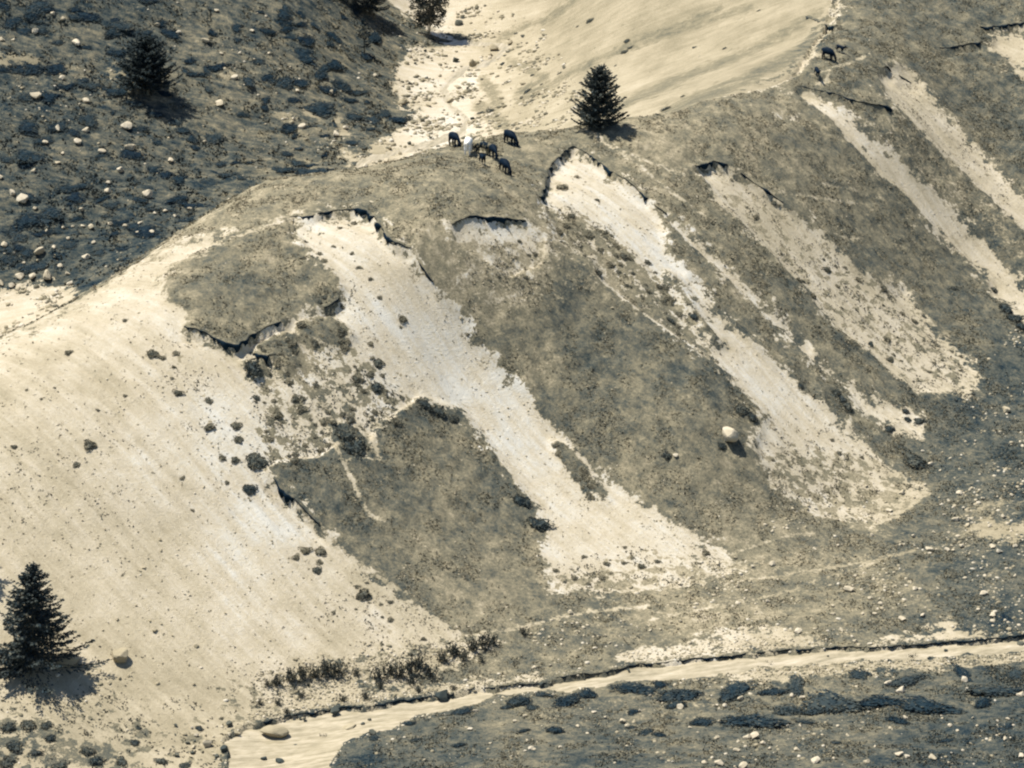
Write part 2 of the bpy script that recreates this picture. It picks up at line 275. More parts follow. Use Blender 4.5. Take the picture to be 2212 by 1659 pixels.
# ------------------------------------------------------------------ the land as one grid of points
tcol = np.linspace(-0.235, 0.235, 640)
yrow = np.concatenate([np.arange(287, 520, 0.35), 520 + np.cumsum(np.linspace(0.4, 1.3, 185))])
NY, NX = len(yrow), len(tcol)
GY = np.repeat(yrow[:, None], NX, 1); GX = GY * tcol[None, :]
BZ = base_height(GX, GY).reshape(NY, NX)
CREST = np.array([P[i][:2] for i, c in enumerate(CTRL) if c in [(-250,860,25.5),(0,735,29.5),(160,652,32),(330,548,35),(480,447,38.0),(580,397,40.2),(780,367,41.2),(960,322,41.0),(1130,287,42.0),(1270,273,42.8),(1400,255,43.2),(1560,215,43.6),(1720,160,44.2),(1770,80,45.6),(1800,0,47.8),(1850,-120,50.5)]])
CREST = CREST[np.argsort(CREST[:, 0])]
FOOT = np.array([P[i][:2] for i, c in enumerate(CTRL) if c in [(0,1480,5.4),(330,1478,4.0),(600,1445,3.2),(800,1415,3.0),(1000,1372,3.3),(1300,1285,3.8),(1570,1205,4.6),(1800,1090,6.0),(1990,1000,7.6),(2110,840,10.6),(2212,700,13.2),(2450,560,18)]])
FOOT = FOOT[np.argsort(FOOT[:, 0])]
RIVL = np.array([P[i][:2] for i, c in enumerate(CTRL) if c in [(560,1640,0.0),(640,1575,0.0),(900,1528,0.25),(1150,1485,0.6),(1400,1450,1.1),(1700,1425,1.7),(2000,1405,2.3),(2212,1388,2.8),(2450,1370,3.4)]])
RIVL = RIVL[np.argsort(RIVL[:, 0])]
def crest_y(x):
    return np.where(x > CREST[-1, 0], 900, np.interp(x, CREST[:, 0], CREST[:, 1]))
FRONT = GY < crest_y(GX) + 1.2
U, V = project(GX, GY, BZ)
front_w = smooth(3.0, 0.0, GY - crest_y(GX)) if False else FRONT.astype(float)
A_SCREE = np.where(FRONT, sample(L_SF, U, V), sample(L_SB, U, V))
# the hidden lee of the ridge is turf
hidden = (~FRONT) & (GY < crest_y(GX) + 26) & (GX < 12)
A_SCREE = np.where(hidden, -6.0, A_SCREE)
A_TRACK = np.where(FRONT, sample(L_TR, U, V), -20.0)
A_TONE = np.where(FRONT, sample(L_TF, U, V), sample(L_TB, U, V)); A_TONE = np.where(hidden, 150.0, A_TONE)
A_STONE = np.where(FRONT, sample(L_STF, U, V), sample(L_STB, U, V))
A_MOTT = sample(L_MO, U, V) * (1 - hidden)
A_GROW = np.where(FRONT, -60.0, sample(L_GR, U, V))
A_WEAR = sample(L_WE, U, V) * (1 - hidden)
A_RIVER = np.where(GY < np.interp(GX, FOOT[:, 0], FOOT[:, 1]), sample(L_RV, U, V), -200.0)
A_CREEK = np.where(FRONT, -200.0, sample(L_CK, U, V))
A_BACK = (~FRONT).astype(float)
# direction down the slopes, for streaks
FD = np.array([0.66, 0.75]); FD /= np.linalg.norm(FD)
right_back = (~FRONT) & (GX > -6)
flow_p = np.where(right_back, GX * 0.42 + GY * 0.91, np.where(FRONT, GX * FD[0] + GY * FD[1], GY))
flow_a = np.where(right_back, GX * 0.91 - GY * 0.42, np.where(FRONT, GX * FD[1] - GY * FD[0], GX))
# relief
scree_w = smooth(-3, 3, A_SCREE)
veg_w = 1 - scree_w
steep = smooth(6, 16, BZ) * FRONT
Z = BZ + 0.35 * fbm(GX / 9, GY / 9, 3) * (0.4 + 0.6 * veg_w)
Z += veg_w * ((0.22 + 0.20 * steep) * fbm(GX / 2.1, GY / 2.1, 3) + (0.10 + 0.14 * steep) * fbm(GX / 0.85 + 40, GY / 0.85, 2))
Z += scree_w * steep * 0.55 * fbm(flow_p / 2.0, flow_a / 24, 4, 0.6)
Z -= 0.5 * smooth(-1.5, 8, A_SCREE) * steep
Z += scree_w * (0.06 * fbm(GX / 0.9, GY / 0.9, 3))
Z += 0.26 * smooth(1.2, -1.2, A_SCREE + 2.2 * fbm(GX / 1.1, GY / 1.1, 3)) * smooth(9, 15, BZ) * FRONT
Z += np.where(~FRONT & (GX < 2), 0.5 * fbm(GX / 3.2, GY / 1.9, 3) * veg_w, 0)
A_LIP = np.where(FRONT, sample(L_LIP, U, V), -100)
A_LIPC = np.where(FRONT, sample(L_LIPC, U, V), -100)
Z -= np.maximum(0.85 * smooth(-0.4, 1.3, A_SCREE) * np.exp(A_LIP / 9.0), 0.62 * np.exp(-(A_LIPC / 3.2) ** 2)) * FRONT
Z += 0.40 * np.exp(-np.clip(-A_RIVER, 0, 60) / 7.0) * (A_RIVER < 4) * (GY > np.interp(GX, RIVL[:, 0], RIVL[:, 1]))
Z -= 0.85 * smooth(-1.0, 1.6, A_RIVER + 4.5 * fbm(GX / 2.2, GY / 2.2, 4))
Z -= 0.35 * smooth(-1.0, 2.0, A_CREEK + 3.0 * fbm(GX / 2.5, GY / 2.5, 3))

def ground(x, y):
    x = np.asarray(x, float); y = np.asarray(y, float)
    b = np.clip(np.interp(y, yrow, np.arange(NY)), 0, NY - 1.001)
    a = np.clip((x / y - tcol[0]) / (tcol[1] - tcol[0]), 0, NX - 1.001)
    i = a.astype(int); j = b.astype(int); fa = a - i; fb = b - j
    return (Z[j, i] * (1 - fa) + Z[j, i + 1] * fa) * (1 - fb) + (Z[j + 1, i] * (1 - fa) + Z[j + 1, i + 1] * fa) * fb
def grid_at(A, x, y):
    j = np.clip(np.interp(y, yrow, np.arange(NY)), 0, NY - 1).astype(int)
    i = np.clip((np.asarray(x) / y - tcol[0]) / (tcol[1] - tcol[0]), 0, NX - 1).astype(int)
    return A[j, i]
_MY = np.arange(288, 690, 0.2)
def land(u, v):
    """Where the sight line through pixel (u, v) of the 1024 view first meets the ground."""
    dx, dy, dz = ray(u, v)
    t = _MY / dy
    below = CAM_H + dz * t < ground(dx * t, _MY)
    k = int(np.argmax(below)) if below.any() else len(_MY) - 1
    y0 = _MY[max(k - 1, 0)]
    for s in np.linspace(0, 0.2, 9):
        y = y0 + s
        x = dx * y / dy
        if CAM_H + dz * y / dy <= ground(x, y): break
    return np.array([x, y, float(ground(x, y))])
def land22(u, v): return land(u * K22, v * K22)
def land40(u, v): return land(u / 4.0, v / 4.0)
def px_per_m(p): return F_PX / (p[1] * COS - (p[2] - CAM_H) * SIN)
def slope_at(x, y):
    e = 0.6
    gx = (ground(x + e, y) - ground(x - e, y)) / (2 * e); gy = (ground(x, y + e) - ground(x, y - e)) / (2 * e)
    n = np.array([-float(gx), -float(gy), 1.0]); return n / np.linalg.norm(n)

# ------------------------------------------------------------------ materials: the photograph is toned, dark blue to cream
TONES = [(0,(0,14,30)),(22,(6,32,50)),(45,(32,53,63)),(65,(60,72,74)),(85,(84,90,84)),(105,(107,108,96)),(125,(130,125,106)),(145,(152,144,118)),(165,(174,162,132)),(185,(197,183,151)),(205,(218,203,171)),(220,(232,217,187)),(235,(243,231,205)),(250,(250,244,227))]
GAIN = 1.95
def lin(c):
    c = c / 255.0
    return c / 12.92 if c <= 0.04045 else ((c + 0.055) / 1.055) ** 2.4
def tone(t, g=GAIN):
    ts = [a for a, _ in TONES]
    rgb = [np.interp(t, ts, [c[i] for _, c in TONES]) for i in range(3)]
    return tuple(lin(c) / g for c in rgb) + (1.0,)
def new_mat(name):
    m = bpy.data.materials.new(name); m.use_nodes = True
    nt = m.node_tree
    for n in list(nt.nodes): nt.nodes.remove(n)
    out = nt.nodes.new("ShaderNodeOutputMaterial"); b = nt.nodes.new("ShaderNodeBsdfPrincipled")
    b.inputs["Roughness"].default_value = 0.95
    b.inputs["Specular IOR Level"].default_value = 0.08
    nt.links.new(b.outputs[0], out.inputs[0])
    return m, nt, b
class NT:
    def __init__(self, nt): self.nt = nt
    def _set(self, sock, v):
        if hasattr(v, "is_output"): self.nt.links.new(v, sock)
        else: sock.default_value = v
    def attr(self, name, vec=False):
        n = self.nt.nodes.new("ShaderNodeAttribute"); n.attribute_name = name
        return n.outputs["Vector"] if vec else n.outputs["Fac"]
    def m(self, op, a, b=0.0, c=0.0):
        n = self.nt.nodes.new("ShaderNodeMath"); n.operation = op
        self._set(n.inputs[0], a); self._set(n.inputs[1], b); self._set(n.inputs[2], c)
        return n.outputs[0]
    def add(self, a, b): return self.m('ADD', a, b)
    def mul(self, a, b): return self.m('MULTIPLY', a, b)
    def step(self, e0, e1, x):
        n = self.nt.nodes.new("ShaderNodeMapRange"); n.interpolation_type = 'SMOOTHSTEP'
        self._set(n.inputs[0], x); self._set(n.inputs[1], e0); self._set(n.inputs[2], e1)
        n.inputs[3].default_value = 0.0; n.inputs[4].default_value = 1.0
        return n.outputs[0]
    def mix(self, f, a, b):
        n = self.nt.nodes.new("ShaderNodeMix"); n.data_type = 'FLOAT'
        self._set(n.inputs[0], f); self._set(n.inputs[2], a); self._set(n.inputs[3], b)
        return n.outputs[0]
    def noise(self, vec, scale, detail=3.0, rough=0.55):
        n = self.nt.nodes.new("ShaderNodeTexNoise"); n.inputs["Scale"].default_value = scale
        n.inputs["Detail"].default_value = detail; n.inputs["Roughness"].default_value = rough
        self.nt.links.new(vec, n.inputs["Vector"])
        return self.add(n.outputs["Fac"], -0.5)
    def scaled(self, vec, s):
        n = self.nt.nodes.new("ShaderNodeVectorMath"); n.operation = 'MULTIPLY'
        self.nt.links.new(vec, n.inputs[0]); n.inputs[1].default_value = s
        return n.outputs[0]
    def coord(self, which="Object"):
        return self.nt.nodes.new("ShaderNodeTexCoord").outputs[which]
    def position(self): return self.nt.nodes.new("ShaderNodeNewGeometry").outputs["Position"]
    def duotone(self, t):
        r = self.nt.nodes.new("ShaderNodeValToRGB"); e = r.color_ramp.elements
        while len(e) < len(TONES): e.new(0.5)
        for k, (a, _) in enumerate(TONES): e[k].position = a / 250.0
        for k, (a, _) in enumerate(TONES): e[k].color = tone(a)
        self.nt.links.new(self.mul(t, 1 / 250.0), r.inputs[0])
        return r.outputs[0]
    def bump(self, h, strength, dist):
        n = self.nt.nodes.new("ShaderNodeBump"); n.inputs["Strength"].default_value = strength; n.inputs["Distance"].default_value = dist
        self.nt.links.new(h, n.inputs["Height"]); return n.outputs[0]

def ground_material():
    m, nt, b = new_mat("turf_and_scree"); g = NT(nt)
    pos = g.position(); flow = g.attr("flow", True)
    back = g.attr("far")
    n_lo = g.noise(pos, 0.16, 4); n_mid = g.noise(pos, 0.62, 5, 0.62); n_hi = g.noise(pos, 2.6, 4, 0.7); n_fine = g.noise(pos, 10.0, 3, 0.7)
    # vegetation
    strata = g.noise(g.scaled(flow, (1.15, 0.30, 1.0)), 1.0, 5, 0.62)
    veg = g.add(g.attr("veg_tone"), g.mul(n_lo, 115))
    veg = g.add(veg, g.mul(n_mid, 145)); veg = g.add(veg, g.mul(n_hi, 145)); veg = g.add(veg, g.mul(n_fine, 130))
    veg = g.add(veg, g.mul(strata, g.mix(back, 60, 190)))
    # bare ground
    streak = g.noise(g.scaled(flow, (0.9, 0.075, 1.0)), 1.0, 5, 0.62)
    st = g.add(g.attr("stone_tone"), g.mul(streak, g.mix(back, 74, 52))); st = g.add(st, g.mul(n_lo, 70)); st = g.add(st, g.mul(n_hi, 44)); st = g.add(st, g.mul(n_fine, 60)); st = g.add(st, g.mul(n_mid, 30))
    grit = g.step(0.19, 0.27, g.noise(pos, 1.9, 3, 0.6))
    st = g.add(st, g.mul(grit, g.mul(g.add(g.attr("mottle"), 0.25), -62)))
    # where which
    rag = g.add(0.55, g.mul(g.step(-0.12, 0.16, g.noise(pos, 0.11, 2)), 1.35))
    edge = g.add(g.attr("scree"), g.mul(rag, g.add(g.add(g.mul(n_mid, 34.0), g.mul(n_hi, 15.0)), g.mul(g.noise(pos, 0.3, 2), 16.0))))
    bare = g.add(g.mul(g.step(-0.9, 0.9, edge), 0.80), g.mul(g.step(-7.0, 7.0, g.add(edge, g.mul(n_lo, 12.0))), 0.20))
    mot = g.attr("mottle")
    blot = g.add(g.noise(pos, 0.62, 4, 0.62), g.mul(n_hi, 0.28))
    thr = g.mix(mot, 0.26, -0.13)
    clump = g.mul(g.step(-0.035, 0.035, g.m('SUBTRACT', blot, thr)), g.step(0.02, 0.1, mot))
    bare = g.mul(bare, g.m('SUBTRACT', 1.0, g.mul(clump, 0.93)))
    grow = g.step(-4.0, 2.0, g.add(g.attr("growth"), g.add(g.mul(n_mid, 26.0), g.mul(n_hi, 16.0))))
    bare = g.mul(bare, g.m('SUBTRACT', 1.0, g.mul(grow, 0.55)))
    wear = g.attr("wear")
    worn = g.step(-0.07, 0.07, g.m('SUBTRACT', g.add(g.noise(pos, 0.85, 5, 0.68), g.mul(n_hi, 0.5)), g.mix(wear, 0.34, -0.10)))
    bare = g.m('MAXIMUM', bare, g.mul(worn, g.mul(g.step(0.02, 0.2, wear), 0.58)))
    scuff = g.step(0.21, 0.30, g.noise(g.scaled(flow, (0.8, 0.3, 1.0)), 1.0, 4, 0.6))
    bare = g.m('MAXIMUM', bare, g.mul(scuff, 0.42))
    track = g.step(-1.0, 0.9, g.add(g.attr("track"), g.add(g.mul(n_mid, 9.0), g.mul(n_hi, 7.0))))
    bare = g.m('MAXIMUM', bare, g.mul(track, 0.72))
    t = g.mix(bare, veg, st)
    # blended turf and stone tone to colour, with fine bumps
    nt.links.new(g.duotone(t), b.inputs["Base Color"])
    h = g.add(g.mul(n_hi, 0.7), g.mul(n_fine, 0.45))
    nt.links.new(g.bump(h, 0.75, 0.32), b.inputs["Normal"])
    return m
MAT_GROUND = ground_material()

def toned_material(name, base, spread=30.0, scale=2.0, rnd=20.0, rough=0.95, attr=None, gain=None):
    m, nt, b = new_mat(name); g = NT(nt)
    t = g.add(g.mul(g.noise(g.coord("Object"), scale, 4, 0.62), spread * 2), base)
    oi = nt.nodes.new("ShaderNodeObjectInfo")
    t = g.add(t, g.mul(g.add(oi.outputs["Random"], -0.5), rnd))
    if attr: t = g.add(t, g.mul(g.attr(attr), 1.0))
    nt.links.new(g.duotone(t), b.inputs["Base Color"])
    b.inputs["Roughness"].default_value = rough
    return m

# ------------------------------------------------------------------ mesh helpers
def mesh_from(name, verts, faces, mat=None, smooth_shade=False, attrs=None):
    """faces: (n, 3) or (n, 4) integer array, or a list of polygons"""
    me = bpy.data.meshes.new(name)
    verts = np.asarray(verts, np.float32)
    if isinstance(faces, np.ndarray):
        k = faces.shape[1]
        me.vertices.add(len(verts)); me.vertices.foreach_set("co", verts.ravel())
        me.loops.add(faces.size); me.loops.foreach_set("vertex_index", faces.astype(np.int32).ravel())
        me.polygons.add(len(faces)); me.polygons.foreach_set("loop_start", np.arange(0, faces.size, k, dtype=np.int32))
        me.update(calc_edges=True)
    else:
        me.from_pydata([tuple(v) for v in verts], [], [tuple(f) for f in faces]); me.update()
    if smooth_shade: me.polygons.foreach_set("use_smooth", np.ones(len(me.polygons), bool))
    for k, a in (attrs or {}).items():
        a = np.asarray(a, np.float32)
        if a.ndim == 2: me.attributes.new(k, 'FLOAT_VECTOR', 'POINT').data.foreach_set("vector", a.ravel())
        else: me.attributes.new(k, 'FLOAT', 'POINT').data.foreach_set("value", a.ravel())
    if mat: me.materials.append(mat)
    return me
def link(name, data, parent=None, label=None, category=None, group=None, kind=None, loc=None):
    o = bpy.data.objects.new(name, data); COL.objects.link(o)
    if parent: o.parent = parent
    if loc is not None: o.location = [float(c) for c in loc]
    if label: o["label"] = label
    if category: o["category"] = category
    if group: o["group"] = group
    if kind: o["kind"] = kind
    return o

# ------------------------------------------------------------------ the land, cut into its pieces
idx = np.arange(NY * NX).reshape(NY, NX)
quads = np.stack([idx[:-1, :-1], idx[:-1, 1:], idx[1:, 1:], idx[1:, :-1]], -1).reshape(-1, 4)
cx, cy = GX[:-1, :-1].ravel(), GY[:-1, :-1].ravel()
STREAM_PLAN = np.array([(-120, 452), (-80, 463), (-50, 487), (-25, 515), (-14, 530)])
riv_y = np.interp(cx, RIVL[:, 0], RIVL[:, 1]); riv_y = np.where(cx < RIVL[0, 0], 300, riv_y)
foot_y = np.interp(cx, FOOT[:, 0], FOOT[:, 1])
ridge_back = np.where(cx < -14, np.interp(cx, STREAM_PLAN[:, 0], STREAM_PLAN[:, 1]), np.where(cx < 20, np.interp(cx, [-14, 20], [530, 478]), crest_y(cx) + 1.5))
region = np.where(cy < riv_y, 0, np.where(cy < foot_y, 1, np.where(cy < ridge_back, 2, np.where(cx < -16 + (cy - 530) * 0.04, 3, 4))))
ATTR = {"scree": A_SCREE, "mottle": A_MOTT, "veg_tone": A_TONE, "stone_tone": A_STONE, "track": A_TRACK, "wear": A_WEAR, "growth": A_GROW, "far": A_BACK}
FLOW = np.stack([flow_p, flow_a, np.zeros_like(flow_p)], -1).reshape(-1, 3)
XYZ = np.stack([GX, GY, Z], -1).reshape(-1, 3)
REGIONS = [("near_bank", "dark grassy near bank of the river with juniper mats and stones"), ("valley_floor", "flat valley floor of thin turf and scattered stones beside the river"),
           ("moraine_ridge", "steep moraine ridge of turf cut by pale scree chutes"), ("far_slope", "dark heath slope with pale boulders behind the ridge"),
           ("scree_slope", "pale scree slope and stony stream bed behind the ridge")]
land_objs = {}
for r, (nm, lab) in enumerate(REGIONS):
    q = quads[region == r]
    used, inv = np.unique(q, return_inverse=True)
    me = mesh_from(nm, XYZ[used], inv.reshape(q.shape), MAT_GROUND, True,
                   {**{k: a.ravel()[used] for k, a in ATTR.items()}, "flow": FLOW[used]})
    land_objs[nm] = link(nm, me, label=lab, category="ground", kind="structure")

# ------------------------------------------------------------------ water
def water_material():
    m, nt, b = new_mat("silty_water"); g = NT(nt)
    flow = g.attr("flow", True)
    w = g.noise(g.scaled(flow, (0.16, 0.9, 1.0)), 1.0, 4, 0.6); f = g.noise(g.scaled(flow, (0.7, 2.2, 1.0)), 1.0, 3, 0.6)
    t = g.add(g.add(192.0, g.mul(w, 130)), g.mul(f, 90))
    nt.links.new(g.duotone(t), b.inputs["Base Color"])
    b.inputs["Roughness"].default_value = 0.32; b.inputs["Specular IOR Level"].default_value = 0.3
    nt.links.new(g.bump(g.add(w, f), 0.5, 0.25), b.inputs["Normal"])
    return m
MAT_WATER = water_material()
def water(name, sdf, level, label, fx, fy):
    keep = (sdf > -5.0)
    fq = (keep[:-1, :-1] & keep[1:, :-1] & keep[:-1, 1:] & keep[1:, 1:]).ravel()
    q = quads[fq]; used, inv = np.unique(q, return_inverse=True)
    co = np.stack([GX, GY, BZ + level], -1).reshape(-1, 3)[used]
    fl = np.stack([GX * fx + GY * fy, GX * -fy + GY * fx, GX * 0], -1).reshape(-1, 3)[used]
    me = mesh_from(name, co, inv.reshape(q.shape), MAT_WATER, True, {"flow": fl})
    return link(name, me, label=label, category="water", kind="structure")
river = water("river", A_RIVER, -0.24, "pale silty mountain river along the foot of the flats", 0.97, 0.24)
stream = water("stream", A_CREEK, -0.13, "bright stream winding through the stony bed behind the ridge", 0.3, 0.95)

# ------------------------------------------------------------------ undercut turf along the heads of the chutes
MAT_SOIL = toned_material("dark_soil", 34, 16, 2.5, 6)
ridge = land_objs["moraine_ridge"]
def resample(pts, step):
    pts = np.asarray(pts); d = np.r_[0, np.cumsum(np.linalg.norm(np.diff(pts[:, :2], axis=0), axis=1))]
    n = max(3, int(d[-1] / step)); s = np.linspace(0, d[-1], n)
    return np.stack([np.interp(s, d, pts[:, k]) for k in range(3)], 1)
for li, lip in enumerate(LIPS + BANK_LIPS):
    bank = li >= len(LIPS)
    world_pts = []
    for (a, b), (c, d) in zip(lip[:-1], lip[1:]):
        for t in np.linspace(0, 1, 5)[:-1]: world_pts.append(land22(a + (c - a) * t, b + (d - b) * t - 1.5))
    world_pts.append(land22(lip[-1][0], lip[-1][1] - 1.5))
    c = resample(np.array(world_pts), 0.30)
    if len(c) > 8:                                             # smooth out jumps of the sight lines
        k = np.ones(5) / 5
        for ax in range(2): c[2:-2, ax] = np.convolve(c[:, ax], k, 'valid')
    verts, faces, mats = [], [], []
    n = len(c)
    for i in range(n):
        x, y = c[i, :2]
        nn = slope_at(x, y); out = nn[:2] / (np.linalg.norm(nn[:2]) + 1e-6)
        w = min(1.0, min(i, n - 1 - i) / 2.0)
        def wob(fr, ph): return float(vnoise(np.array(i * fr + li * 7.1 + ph), np.array(li * 3.3 + ph)))
        j = 0.9 * wob(0.31, 0) + 0.9 * wob(0.9, 40) + 0.5 * wob(1.9, 80)
        gap = float(smooth(-0.16, 0.02, np.array(wob(0.17, 120) + 0.35 * wob(0.6, 150))))
        reach = max(0.0, 0.26 + 0.75 * j) * w * gap; drop = max(0.12, 0.92 + 0.8 * j) * w * gap + 0.02
        if bank: reach = max(0.0, 0.08 + 0.5 * j) * w; drop = max(0.03, 0.20 + 0.5 * j) * w * (0.35 + 0.65 * gap)
        def pt(o, dz, base=None):
            px, py = x + out[0] * o, y + out[1] * o
            return (px, py, (float(ground(px, py)) if base is None else base) + dz)
        top = max(float(ground(x - out[0] * 0.35, y - out[1] * 0.35)) - 0.1, float(ground(x, y)))
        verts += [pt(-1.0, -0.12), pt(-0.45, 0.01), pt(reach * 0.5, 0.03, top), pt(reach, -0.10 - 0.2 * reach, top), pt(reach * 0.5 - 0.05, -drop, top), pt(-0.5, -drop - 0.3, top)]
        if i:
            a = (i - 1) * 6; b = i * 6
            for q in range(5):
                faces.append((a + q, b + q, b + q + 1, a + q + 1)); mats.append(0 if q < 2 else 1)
    nm = "undercut_bank" if bank else "turf_lip"
    me = mesh_from(nm, verts, faces, None, True)
    vx, vy = np.array(verts)[:, 0], np.array(verts)[:, 1]
    for k, a in ATTR.items():
        val = grid_at(a, vx, vy) if k != "scree" else np.full(len(vx), -14.0)
        if k in ("track", "growth"): val = np.full(len(vx), -40.0)
        if k in ("mottle", "wear"): val = np.zeros(len(vx))
        me.attributes.new(k, 'FLOAT', 'POINT').data.foreach_set("value", val.astype(np.float32))
    me.attributes.new("flow", 'FLOAT_VECTOR', 'POINT').data.foreach_set("vector", np.stack([grid_at(flow_p, vx, vy), grid_at(flow_a, vx, vy), vx * 0], 1).astype(np.float32).ravel())
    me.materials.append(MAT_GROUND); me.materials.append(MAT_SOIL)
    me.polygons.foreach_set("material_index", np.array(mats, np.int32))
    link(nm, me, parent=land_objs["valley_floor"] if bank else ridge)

# ------------------------------------------------------------------ rocks
import bmesh
MAT_ROCK = toned_material("pale_rock", 214, 30, 1.6, 22)
MAT_ROCK_TAN = toned_material("tan_rock", 186, 28, 1.1, 16)
MAT_ROCK_DARK = toned_material("dark_wet_rock", 96, 30, 1.6, 40)
def rock_mesh(name, seed, sub, mat, sharp=0.95, ncuts=15, depth=(0.42, 0.76)):
    rng = np.random.default_rng(seed)
    bm = bmesh.new(); bmesh.ops.create_icosphere(bm, subdivisions=sub, radius=1.0)
    cuts = [(v / np.linalg.norm(v), rng.uniform(*depth)) for v in rng.normal(size=(ncuts, 3))]
    ph = rng.uniform(0, 6, 6)
    for v in bm.verts:
        p = np.array(v.co)
        for nrm, d in cuts:
            k = p @ nrm - d
            if k > 0: p = p - nrm * k * min(1.0, sharp)
        p = p * (1 + 0.05 * math.sin(3 * p[0] + ph[0]) * math.sin(4 * p[1] + ph[1]) + 0.05 * math.sin(5 * p[2] + ph[2] + 2 * p[0]))
        v.co = p
    me = bpy.data.meshes.new(name); bm.to_mesh(me); bm.free(); me.materials.append(mat)
    return me
ROCKS = [rock_mesh("boulder", 20 + i, 2, MAT_ROCK) for i in range(6)]
ROCKS_TAN = [rock_mesh("boulder", 40 + i, 2, MAT_ROCK_TAN) for i in range(3)]
ROCKS_DARK = [rock_mesh("boulder", 50 + i, 2, MAT_ROCK_DARK) for i in range(3)]
ROCKS_SMALL = [rock_mesh("stone", 60 + i, 1, MAT_ROCK, 0.8) for i in range(6)]
def place(me, name, p, size, label, category, group=None, flat=0.7, sink=0.25, yaw=None, tilt=0.25, aspect=(1.0, 1.0), follow=0.5, lift=0.0):
    """size: full width in metres"""
    o = link(name, me, label=label, category=category, group=group)
    n = slope_at(p[0], p[1])
    q = Vector((0, 0, 1)).lerp(Vector(n), follow).to_track_quat('Z', 'Y')
    yaw = random.uniform(0, 6.28) if yaw is None else yaw
    e = Matrix.Rotation(yaw, 4, 'Z') @ Matrix.Rotation(random.uniform(-tilt, tilt), 4, 'X')
    h = size / 2
    o.matrix_world = Matrix.Translation((p[0], p[1], p[2] + lift * (float(grid_at(A_RIVER, p[0], p[1])) > 0) + h * flat * (1 - 2 * sink))) @ q.to_matrix().to_4x4() @ e @ Matrix.Diagonal((h * aspect[0], h * aspect[1], h * flat, 1))
    return o
def rock40(u, v, size_px, label, group, meshes=ROCKS, name="boulder", **k):
    p = land40(u, v + size_px * 0.3)
    return place(random.choice(meshes), name, p, size_px / 4.0 / px_per_m(p), label, "rock", group, **k)

FAR_ROCKS = [(210,50,22),(253,72,18),(140,117,34),(305,162,34),(55,155,16),(140,375,42),(5,150,24),(250,310,20),(232,510,26),(345,398,26),(345,517,26),(180,563,24),(310,558,30),(410,598,30),(508,495,40),(518,580,38),(478,675,28),(683,638,24),(820,155,28),(628,97,18),(715,125,18),(865,38,16),(430,760,24),(432,725,16),(585,765,30),(885,210,14),(940,305,26),(880,408,34),(595,775,34),(0,705,22),(50,765,26),(136,680,20),(230,647,18),(250,610,14),(960,210,14),(818,563,14),
 (1325,365,24),(1120,275,16),(1345,530,30),(1463,660,22),(1545,640,26),(1380,505,22),(1210,500,28),(1175,470,18),(90,785,44),(138,829,20),(325,832,22),(440,890,24),(500,900,16),(550,925,16),(608,925,20),(252,907,16),(290,902,14),(365,905,22),(187,920,14),(155,1000,38),(345,1020,34),(245,1060,22),(20,973,28),(80,1098,34),(128,1098,28),(190,1095,40),(50,1135,26),(5,1130,26),(272,950,14),(215,985,16),(55,1010,12),(95,1048,12),(375,965,18),(270,1090,18),(280,1130,22),
 (700,860,14),(620,850,16),(660,840,16),(560,890,16),(330,900,14),(760,830,14),(1065,60,16),(1010,120,16),(1500,300,14),(1075,210,14),(1190,360,16)]
for u, v, s in FAR_ROCKS:
    rock40(u, v, s * 1.45, "pale boulder lying among dark juniper on the heath slope behind the ridge", "pale boulders on the dark heath slope", flat=random.uniform(0.6, 0.95))
FLOOR_ROCKS = [(3608,1965,26),(3465,1942,13),(3558,2035,24),(3652,2140,20),(3715,2190,28),(3790,2195,20),(3812,2198,18),(3845,2178,24),(3745,2195,14),(3262,2030,13),(3258,2190,18),(3090,2248,28),(3970,2180,24),(3995,2200,26),(4060,2175,30),(3775,2055,14),(3840,1965,28),(4025,1630,38),(3720,1850,26),(3870,2095,24),(3820,2070,28),(3735,2125,15),(3795,2125,16),(3600,2175,14),(3487,2135,20),(3350,2178,14),(3960,2100,18),(4010,2060,22),(3930,1990,16),(4045,1975,18),(3690,1800,14),(3800,1830,14),(3760,1880,12),(3900,1760,12),(3700,1935,14),
 (3398,2350,36),(3478,2385,28),(3690,2455,24),(3610,2468,28),(3935,2365,32),(3970,2455,26),(3195,2520,28),(3365,2515,24),(3420,2300,14),(3660,2350,22),(3860,2310,16),(4060,2300,16),(3750,2350,14),(3500,2450,18),(3450,2450,16),(3070,2400,18),(2985,2360,14),(2870,2350,14),(2720,2330,20),(2600,2520,12),(2640,2515,12),(2490,2505,12),(2420,2540,12),(2870,2250,18),(3010,2260,18),(2950,2340,18),(3090,2120,16),(3150,2110,14),(3330,2450,20),(3330,2420,16),(3420,2560,20),(3480,2570,18),(2250,2520,14),(2260,2490,12),(2280,2440,30),(2720,2480,18),(2440,2570,12),(2200,2660,14),(2140,2665,16)]
for u, v, s in FLOOR_ROCKS:
    rock40(u, v, s * 1.35, "pale stone on the thin turf of the flat between ridge and river", "stones on the valley floor", name="stone", flat=random.uniform(0.55, 0.85))
